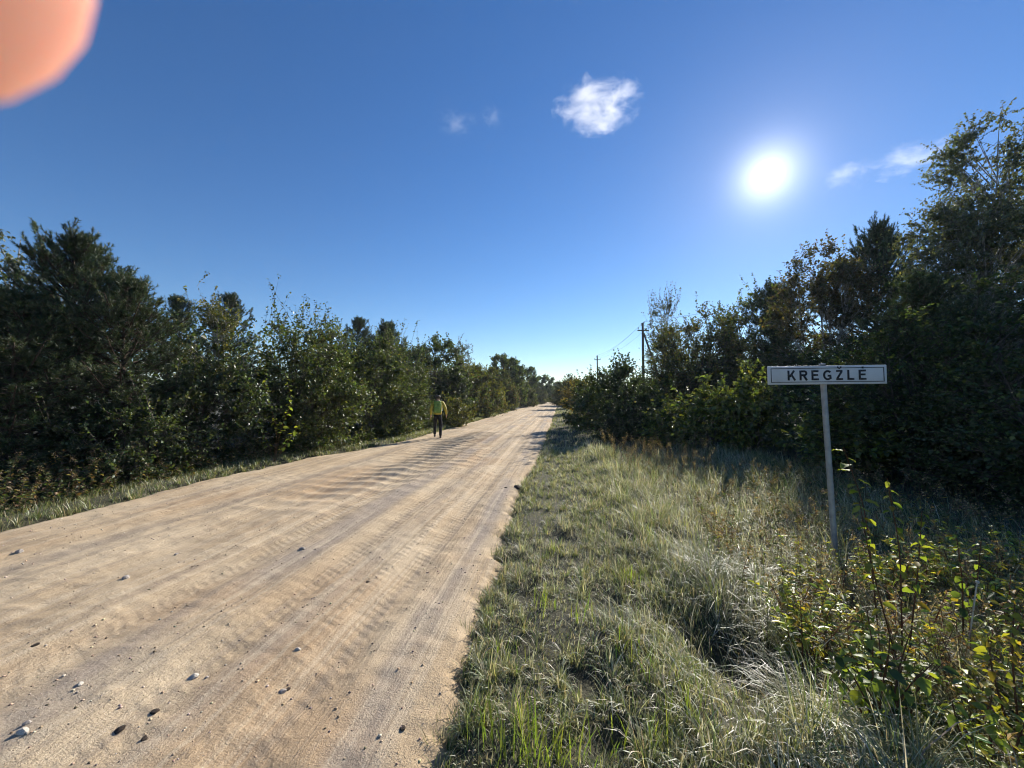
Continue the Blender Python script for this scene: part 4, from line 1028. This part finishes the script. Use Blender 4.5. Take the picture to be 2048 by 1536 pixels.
# ------------------------------------------------------------------ leafy young plants, every leaf a part
def big_leaf(seed, col, wide=0.30, curl=0.18):
    rng = np.random.default_rng(seed)
    ts = np.linspace(0, 1, 7); V = []
    for t in ts:
        w = wide * (math.sin(math.pi * min(1, t ** 0.72)) ** 0.8 if 0 < t < 1 else 0.015) * (1 + 0.05 * rng.normal())
        zc_ = -curl * t * t + 0.02 * rng.normal()
        V += [(-w, 0.14 + t, zc_ + 0.28 * w), (0, 0.14 + t, zc_), (w, 0.14 + t, zc_ + 0.28 * w)]
    Q = []
    for k in range(6):
        a = k * 3; Q += [(a, a + 1, a + 4, a + 3), (a + 1, a + 2, a + 5, a + 4)]
    V = np.array(V); n0 = len(V)
    Vp, Qp = sticks(np.array([[0, -0.06, 0.02]]), np.array([[0, 0.16, 0]]), 0.012, 0.01)
    col = np.array(col)
    cc = np.concatenate([col * np.exp(rng.normal(0, 0.08, (12, 1))), np.repeat([[0.2, 0.1, 0.05]], 3, 0)])
    me = mesh_np('leaf', np.concatenate([V, Vp]), quads=np.concatenate([np.array(Q), Qp + n0]), col=cc, smooth=True)
    me.materials.append(M['leaf_near'])
    return me
M['leaf_near'] = leaf_mat('leaf_near', 0.58, 0.025, 0.45)
LIMES = [big_leaf(1, (0.15, 0.21, 0.04)), big_leaf(2, (0.19, 0.25, 0.04), 0.33, 0.3), big_leaf(3, (0.25, 0.28, 0.04), 0.28, 0.1), big_leaf(4, (0.33, 0.25, 0.03), 0.3, 0.25),
         big_leaf(5, (0.06, 0.10, 0.03), 0.32, 0.2), big_leaf(6, (0.24, 0.24, 0.03), 0.3, 0.3)]
def leafy(name, label, cat, base, stems, leaf, per, seed, kinds, dip=0.35):
    """stems: list of lists of local points; leaves alternate along every stem"""
    rng = np.random.default_rng(seed)
    t = thing(name, label, cat, base)
    for st in stems:
        P = np.array(st, float)
        tt = np.linspace(0, 1, 10); src = np.linspace(0, 1, len(P))
        path = np.stack([np.interp(tt, src, P[:, j]) for j in range(3)], -1)
        path[1:-1] = 0.5 * path[1:-1] + 0.25 * (path[:-2] + path[2:])
        pc = Parts(); V, Q = tube(path, np.linspace(0.006, 0.002, 10), 5); pc.quads(V, Q, np.array([0.13, 0.07, 0.04]))
        so = obj('stem', pc.mesh('stem', True), M['gravel'], t)
        L = np.linalg.norm(np.diff(path, axis=0), axis=1).sum()
        n = max(3, int(per * L)); az = rng.random() * 6.28
        for k in range(n):
            f = 0.3 + 0.72 * k / n
            p = [float(np.interp(f, tt, path[:, j])) for j in range(3)]
            az += 2.4 + rng.normal(0, 0.4)
            o = obj('leaf', LIMES[int(rng.choice(kinds))], None, so, p)
            s_ = leaf * rng.uniform(0.65, 1.15) * (1.1 - 0.45 * f); o.scale = (s_, s_, s_)
            o.rotation_euler = (-dip + rng.normal(0, 0.35), rng.normal(0, 0.35), az)
    return t
def rel(base, px, py, depth):
    x, y = place(px, depth); return (x - base[0], y - base[1], high(py, depth) - base[2])
b = at(1785, 2.75)
leafy('aspen_sapling', 'young aspen sapling with yellowing leaves right of the sign post', 'sapling', b,
      [[(0, 0, 0), rel(b, 1790, 1100, 2.7), rel(b, 1768, 955, 2.65)], [(0, 0, 0), rel(b, 1730, 1120, 2.75), rel(b, 1712, 1000, 2.75)],
       [(0.02, 0, 0), rel(b, 1825, 1120, 2.7), rel(b, 1835, 1020, 2.65)]], 0.088, 15, 5, [0, 1, 1, 2, 3, 5])
b2 = at(1745, 2.95)
leafy('aspen_sapling', 'slanting sapling stem with large lime leaves touching the sign post', 'sapling', b2,
      [[(0, 0, 0), rel(b2, 1725, 1020, 2.9), rel(b2, 1683, 893, 2.9)]], 0.13, 9, 6, [1, 2, 2])
b = at(1905, 2.9)
leafy('aspen_sapling', 'small leafy sapling at the dark thicket right of the yellowing sapling', 'sapling', b,
      [[(0, 0, 0), rel(b, 1910, 1150, 2.85), rel(b, 1900, 1060, 2.8)], [(0, 0, 0), rel(b, 1940, 1150, 2.85), rel(b, 1950, 1075, 2.8)]], 0.075, 18, 7, [0, 1, 4])
b = at(1745, 2.12)
rr = np.random.default_rng(12); st = []
for k in range(18):
    px_, py_ = 1615 + 260 * k / 17 + rr.normal(0, 10), rr.uniform(1205, 1360)
    d_ = 2.12 + rr.normal(0, 0.12)
    e = rel(b, px_, py_, d_)
    st.append([(rr.normal(0, 0.05), rr.normal(0, 0.05), 0), (e[0] * 0.55, e[1] * 0.5, e[2] * 0.7), e])
leafy('dogwood_shrub', 'low leafy shrub with oval green leaves in the right foreground', 'shrub', b, st, 0.09, 15, 8, [0, 1, 1, 2, 2, 4], dip=0.1)
b = at(2010, 2.15)
leafy('willowherb_plant', 'bright yellow leaf rosette plant at the lower right picture edge', 'plant', b,
      [[(0, 0, 0), rel(b, 2000, 1300, 2.1), rel(b, 2010, 1200, 2.1)], [(0, 0, 0), rel(b, 1960, 1330, 2.1), rel(b, 1955, 1260, 2.1)], [(0, 0, 0), rel(b, 2035, 1330, 2.1), rel(b, 2048, 1240, 2.1)]], 0.075, 26, 9, [3, 5, 5, 2])
b = at(1955, 1.92)
leafy('willowherb_plant', 'green and yellow leafy weed at the bottom right corner', 'plant', b,
      [[(0, 0, 0), rel(b, 1890, 1440, 1.9), rel(b, 1880, 1385, 1.9)], [(0, 0, 0), rel(b, 1950, 1420, 1.9), rel(b, 1960, 1360, 1.9)], [(0, 0, 0), rel(b, 2010, 1450, 1.9), rel(b, 2030, 1400, 1.9)]], 0.08, 24, 10, [1, 2, 5, 0])
b = at(1590, 2.6)
leafy('willowherb_plant', 'single weed with one bright yellow leaf cluster beside the dark hollow', 'plant', b,
      [[(0, 0, 0), rel(b, 1592, 1260, 2.6), rel(b, 1590, 1195, 2.6)]], 0.085, 12, 11, [5, 3])
b = at(552, 10.0)
leafy('elm_sapling', 'sapling with two bright leafy shoots forming a V before the left shrubs', 'sapling', b,
      [[(0, 0, 0), rel(b, 556, 850, 10), rel(b, 530, 790, 9.9), rel(b, 532, 738, 9.9)], [(0, 0, 0), rel(b, 562, 860, 10), rel(b, 585, 800, 9.9), rel(b, 568, 742, 9.9)],
       [(0, 0, 0), rel(b, 580, 880, 9.8), rel(b, 603, 845, 9.7)], [(0, 0, 0), rel(b, 530, 870, 10), rel(b, 500, 800, 10)]], 0.15, 13, 13, [0, 1, 4, 2])
# pale dry stalk with a knob
x, y, z = at(1900, 2.7)
e = rel((x, y, z), 1938, 1160, 2.6)
pc = Parts(); tt = np.linspace(0, 1, 7)[:, None]
P = np.array([0, 0, -0.02]) * (1 - tt) + np.array(e) * tt
V, Q = tube(P, np.linspace(0.006, 0.004, 7), 6); pc.quads(V, Q)
V, Q = tube(np.array(e) + np.array([[0, 0, -0.005], [0.002, 0, 0.004], [0.004, 0, 0.014], [0.005, 0, 0.018]]), np.array([0.004, 0.011, 0.010, 0.002]), 7); pc.quads(V, Q)
M['straw'] = plain_mat('straw', (0.42, 0.38, 0.30), (0.55, 0.50, 0.42), 20, 0.8)
tagp(obj('dry_stalk', pc.mesh('dry_stalk', True), M['straw'], None, (x, y, z)), 'pale dry stalk with knob tip leaning right among the foreground weeds', 'stalk')

# ------------------------------------------------------------------ walker
def skin(name, joints, edges, mat, parent, sub=2, root=0):
    me = bpy.data.meshes.new(name)
    me.from_pydata([j[:3] for j in joints], edges, [])
    o = bpy.data.objects.new(name + '_src', me); C.objects.link(o)
    sm = o.modifiers.new('skin', 'SKIN'); sm.use_smooth_shade = True
    for i, j in enumerate(joints):
        r = j[3] if isinstance(j[3], tuple) else (j[3], j[3])
        me.skin_vertices[0].data[i].radius = r
        me.skin_vertices[0].data[i].use_root = (i == root)
    ss = o.modifiers.new('sub', 'SUBSURF'); ss.levels = sub; ss.render_levels = sub
    dg = bpy.context.evaluated_depsgraph_get(); dg.update()
    out = bpy.data.meshes.new_from_object(o.evaluated_get(dg))
    out.name = name
    bpy.data.objects.remove(o)
    out.materials.clear(); out.materials.append(mat)
    return obj(name, out, None, parent)
M['skin'] = plain_mat('skin', (0.50, 0.30, 0.21), None, rough=0.5)
M['jacket'] = plain_mat('jacket', (0.42, 0.33, 0.035), (0.50, 0.39, 0.045), 9, 0.65, 0.3, 12)
M['trousers'] = plain_mat('trousers', (0.006, 0.006, 0.008), (0.010, 0.010, 0.013), 9, 0.95, 0.2, 14)
M['hair'] = plain_mat('hair', (0.04, 0.03, 0.022), (0.07, 0.05, 0.035), 30, 0.6, 0.4, 60)
M['shoe'] = plain_mat('shoe', (0.02, 0.017, 0.015), None, rough=0.7)
M['pack'] = plain_mat('pack', (0.13, 0.24, 0.04), (0.17, 0.29, 0.05), 6, 0.6, 0.2, 12)
M['pack_dark'] = plain_mat('pack_dark', (0.05, 0.10, 0.03), None, rough=0.7)
wx, wy = place(876, 15.75)
walker_z = road_at(wx, wy)
walker = thing('person', 'walker seen from behind in a yellow jacket and black trousers on the left road edge', 'person', (wx, wy, walker_z), rad(13))
J = [(0, 0, 0.97, 0.09), (0, 0.0, 1.15, (0.10, 0.08)), (0, 0.02, 1.36, (0.12, 0.085)), (0, 0.02, 1.47, 0.07), (0, 0.03, 1.54, 0.052), (0, 0.05, 1.62, (0.075, 0.09)), (0, 0.055, 1.70, (0.065, 0.08))]
E = [(0, 1), (1, 2), (2, 3), (3, 4), (4, 5), (5, 6)]
arms = {-1: [(-0.19, 0.02, 1.42, 0.055), (-0.275, -0.03, 1.15, 0.042), (-0.29, 0.08, 0.92, 0.028)], 1: [(0.19, 0.02, 1.42, 0.055), (0.315, -0.05, 1.16, 0.042), (0.345, 0.05, 0.93, 0.028)]}
legs = {-1: [(-0.08, 0, 0.92, 0.06), (-0.125, 0.16, 0.55, 0.06), (-0.14, 0.22, 0.14, 0.038), (-0.145, 0.34, 0.07, 0.035)], 1: [(0.08, 0, 0.92, 0.06), (0.115, 0.03, 0.51, 0.06), (0.125, -0.20, 0.12, 0.038), (0.13, -0.08, 0.05, 0.035)]}
for s_ in (-1, 1):
    b0 = len(J); J += arms[s_]; E += [(2, b0), (b0, b0 + 1), (b0 + 1, b0 + 2)]
    w_ = np.array(arms[s_][2][:3]); pi = len(J)
    J.append((*(w_ + [0, 0.02, -0.06]), (0.034, 0.018))); E.append((b0 + 2, pi))
    for k in range(4):
        a = w_ + [0.0, 0.045 - 0.022 * k, -0.105]; c = a + [-s_ * 0.012, 0.004, -0.05 + 0.008 * abs(k - 1)]
        J += [(*a, 0.009), (*c, 0.007)]; E += [(pi, len(J) - 2), (len(J) - 2, len(J) - 1)]
    a = w_ + [-s_ * 0.02, 0.055, -0.055]; J += [(*a, 0.010), (*(a + [0, 0.015, -0.035]), 0.008)]; E += [(pi, len(J) - 2), (len(J) - 2, len(J) - 1)]
    b0 = len(J); J += legs[s_]; E += [(0, b0), (b0, b0 + 1), (b0 + 1, b0 + 2), (b0 + 2, b0 + 3)]
skin('body', J, E, M['skin'], walker)
JJ = [(0, 0, 0.90, (0.175, 0.125)), (0, 0, 1.0, (0.17, 0.125)), (0, 0.0, 1.18, (0.175, 0.125)), (0, 0.02, 1.37, (0.19, 0.125)), (0, 0.02, 1.48, 0.09), (0, 0.025, 1.53, 0.068)]
EE = [(0, 1), (1, 2), (2, 3), (3, 4), (4, 5)]
for s_ in (-1, 1):
    b0 = len(JJ)
    JJ += [(*arms[s_][0][:3], 0.075), (*arms[s_][1][:3], 0.062), (*arms[s_][2][:3], 0.045)]; EE += [(3, b0), (b0, b0 + 1), (b0 + 1, b0 + 2)]
skin('jacket', JJ, EE, M['jacket'], walker)
JJ = [(0, 0, 0.99, (0.15, 0.115)), (0, 0, 0.92, (0.15, 0.11))]; EE = [(0, 1)]
for s_ in (-1, 1):
    b0 = len(JJ); JJ += [(legs[s_][0][0], 0, 0.82, 0.095), (*legs[s_][1][:3], 0.074), (*legs[s_][2][:2], legs[s_][2][2] - 0.05, 0.062)]; EE += [(1, b0), (b0, b0 + 1), (b0 + 1, b0 + 2)]
skin('trousers', JJ, EE, M['trousers'], walker)
skin('hair', [(0, 0.02, 1.56, 0.085), (0, 0.03, 1.65, (0.115, 0.12)), (0, 0.045, 1.725, (0.105, 0.11))], [(0, 1), (1, 2)], M['hair'], walker)
for s_ in (-1, 1):
    a = legs[s_][2]; tl = 0.02 if s_ < 0 else 0.0
    zb = 0.045 if s_ < 0 else 0.04
    skin('shoe', [(a[0], a[1] - 0.04, zb + 0.005, 0.045), (a[0], a[1] + 0.06, zb, (0.045, 0.04)), (a[0] * 1.05, a[1] + 0.19, zb - 0.005, (0.045, 0.032))], [(0, 1), (1, 2)], M['shoe'], walker)
def rounded(name, sx, sy, sz, mat, parent, loc, bev=0.04):
    V, Q = box_np(-sx / 2, sx / 2, -sy / 2, sy / 2, -sz / 2, sz / 2); p = Parts(); p.quads(V, Q)
    o = obj(name, p.mesh(name, True), mat, parent, loc)
    m = o.modifiers.new('bevel', 'BEVEL'); m.width = bev; m.segments = 4
    return o
pk = thing('backpack', 'green backpack worn by the walker in the yellow jacket', 'backpack', (wx, wy, walker_z + 1.0), rad(13))
rounded('pack_body', 0.30, 0.17, 0.44, M['pack'], pk, (0, -0.205, 0.22), 0.06)
rounded('lid', 0.29, 0.16, 0.10, M['pack'], pk, (0, -0.20, 0.44), 0.045)
rounded('pocket', 0.22, 0.05, 0.20, M['pack'], pk, (0, -0.295, 0.13), 0.02)
rounded('zip_strip', 0.03, 0.03, 0.12, M['pack_dark'], pk, (0.03, -0.287, 0.33), 0.008)
for s_ in (-1, 1):
    P = np.array([(s_ * 0.10, -0.12, 0.42), (s_ * 0.12, -0.05, 0.53), (s_ * 0.125, 0.08, 0.525), (s_ * 0.13, 0.15, 0.40), (s_ * 0.15, 0.14, 0.22), (s_ * 0.19, 0.0, 0.10), (s_ * 0.12, -0.13, 0.08)])
    V, Q = tube(P, np.full(7, 0.018), 6); p = Parts(); p.quads(V, Q); obj('strap', p.mesh('strap', True), M['pack_dark'], pk)

# ------------------------------------------------------------------ clouds
def cloud(label, px, py, depth, size, dens, seed, thr=0.0, nscale=1.7):
    import bmesh
    bm = bmesh.new(); bmesh.ops.create_icosphere(bm, subdivisions=3, radius=1)
    me = bpy.data.meshes.new('cloud'); bm.to_mesh(me); bm.free()
    x, y = place(px, depth)
    m, n, l = new_mat('cloud_vapour')
    out = n.new('ShaderNodeOutputMaterial'); pv = n.new('ShaderNodeVolumePrincipled')
    pv.inputs['Color'].default_value = (0.98, 0.98, 1.0, 1); pv.inputs['Anisotropy'].default_value = 0.35
    tc = n.new('ShaderNodeTexCoord')
    mp = n.new('ShaderNodeMapping'); mp.inputs['Location'].default_value = (seed, seed * 0.7, 0)
    no = n.new('ShaderNodeTexNoise'); no.inputs['Scale'].default_value = nscale; no.inputs['Detail'].default_value = 8; no.inputs['Roughness'].default_value = 0.68
    no.inputs['Distortion'].default_value = 0.4
    l.new(tc.outputs['Object'], mp.inputs[0]); l.new(mp.outputs[0], no.inputs['Vector'])
    ln = n.new('ShaderNodeVectorMath'); ln.operation = 'LENGTH'; l.new(tc.outputs['Object'], ln.inputs[0])
    fall = n.new('ShaderNodeMapRange'); fall.inputs['From Min'].default_value = 0.1; fall.inputs['From Max'].default_value = 1.0
    fall.inputs['To Min'].default_value = 0.62; fall.inputs['To Max'].default_value = -0.05
    l.new(ln.outputs['Value'], fall.inputs['Value'])
    def mth(op, a, b):
        k = n.new('ShaderNodeMath'); k.operation = op
        for i, v in enumerate((a, b)):
            if isinstance(v, (int, float)): k.inputs[i].default_value = v
            else: l.new(v, k.inputs[i])
        return k.outputs[0]
    nn = mth('MULTIPLY', mth('SUBTRACT', no.outputs[0], 0.5 + thr), 2.6)
    dd = mth('MULTIPLY', mth('MAXIMUM', mth('SUBTRACT', mth('ADD', fall.outputs[0], nn), 0.18), 0.0), dens)
    l.new(dd, pv.inputs['Density']); l.new(pv.outputs[0], out.inputs['Volume'])
    o = obj('cloud', me, m, None, (x, y, high(py, depth)))
    k = depth / 770.0
    o.scale = (size[0] * k, size[0] * k * 0.8, size[1] * k); o.rotation_euler = (0, 0, YAW)
    return tagp(o, label, 'cloud', 'small fair-weather clouds')
cloud('largest puffy white cloud left of the sun', 1200, 197, 1200, (98, 47), 0.022, 3.1, -0.01)
cloud('faint small wisp of cloud left of the puffy cloud', 910, 232, 1250, (46, 30), 0.0035, 7.7, 0.0)
cloud('tiny round wisp between the faint wisp and the puffy cloud', 986, 220, 1250, (32, 26), 0.0035, 2.7, 0.0)
cloud('elongated thin wisp beside the tall birch right of the sun', 1835, 308, 1250, (84, 34), 0.008, 5.2, 0.02)
cloud('small broken wisp right of the sun', 1700, 345, 1250, (58, 36), 0.006, 9.4, 0.03)

# ------------------------------------------------------------------ photographer's fingertip
mw = Matrix.Translation(cam.location) @ cam.rotation_euler.to_matrix().to_4x4()
def cs_(x, y, z):
    v = mw @ Vector((x, y, z)); return (v.x, v.y, v.z)
m, n, l = new_mat('fingertip_skin')
out = n.new('ShaderNodeOutputMaterial'); p = n.new('ShaderNodeBsdfPrincipled')
p.inputs['Base Color'].default_value = (0.60, 0.29, 0.215, 1); p.inputs['Roughness'].default_value = 0.75; p.inputs['Specular IOR Level'].default_value = 0.15
p.inputs['Subsurface Weight'].default_value = 0.9; p.inputs['Subsurface Radius'].default_value = (1.0, 0.35, 0.2); p.inputs['Subsurface Scale'].default_value = 0.006
l.new(p.outputs[0], out.inputs['Surface'])
F0 = np.array([-0.0382, 0.0285, -0.0240])
hj = [(*cs_(*F0), 0.0120), (*cs_(*(F0 + [-0.014, 0.009, 0.006])), 0.0118), (*cs_(*(F0 + [-0.034, 0.018, 0.018])), 0.0112), (*cs_(*(F0 + [-0.052, 0.012, 0.042])), 0.0112),
      (*cs_(*(F0 + [-0.066, -0.020, 0.070])), (0.020, 0.013)), (*cs_(*(F0 + [-0.066, -0.075, 0.090])), (0.028, 0.018)), (*cs_(*(F0 + [-0.060, -0.125, 0.115])), (0.026, 0.02)), (*cs_(*(F0 + [-0.03, -0.26, 0.25])), (0.034, 0.03)),
      (*cs_(*(F0 + [0.0035, -0.0025, -0.0005])), 0.0100)]
he = [(8, 0), (0, 1), (1, 2), (2, 3), (3, 4), (4, 5), (5, 6), (6, 7)]
for k in range(3):
    a = F0 + [-0.075, -0.030 - 0.021 * k, 0.060 + 0.004 * k]; b_ = a + [-0.004, 0, -0.040]; c_ = b_ + [0.022, 0.0, -0.012]
    i0 = len(hj); hj += [(*cs_(*a), 0.0095), (*cs_(*b_), 0.0088), (*cs_(*c_), 0.0078)]; he += [(5 if k else 4, i0), (i0, i0 + 1), (i0 + 1, i0 + 2)]
a = F0 + [-0.045, -0.085, 0.075]; i0 = len(hj)
hj += [(*cs_(*a), 0.011), (*cs_(*(a + [0.012, 0.02, -0.005])), 0.0095)]; he += [(5, i0), (i0, i0 + 1)]
hand = skin('hand', hj, he, m, None, 2, root=5)
tagp(hand, "photographer's pink fingertip, close and blurred in the upper left corner", 'hand')

# ------------------------------------------------------------------ haze
V, Q = box_np(-2600, 2600, -700, 3600, -4.0, 16.0)
hp = Parts(); hp.quads(V, Q)
m, n, l = new_mat('haze')
out = n.new('ShaderNodeOutputMaterial'); pv = n.new('ShaderNodeVolumePrincipled')
pv.inputs['Color'].default_value = (0.80, 0.90, 1.0, 1); pv.inputs['Density'].default_value = 0.0004; pv.inputs['Anisotropy'].default_value = 0.1
l.new(pv.outputs[0], out.inputs['Volume'])
tagp(obj('haze', hp.mesh('haze'), m), 'thin pale blue haze in the air over the whole scene', 'haze', kind='stuff')
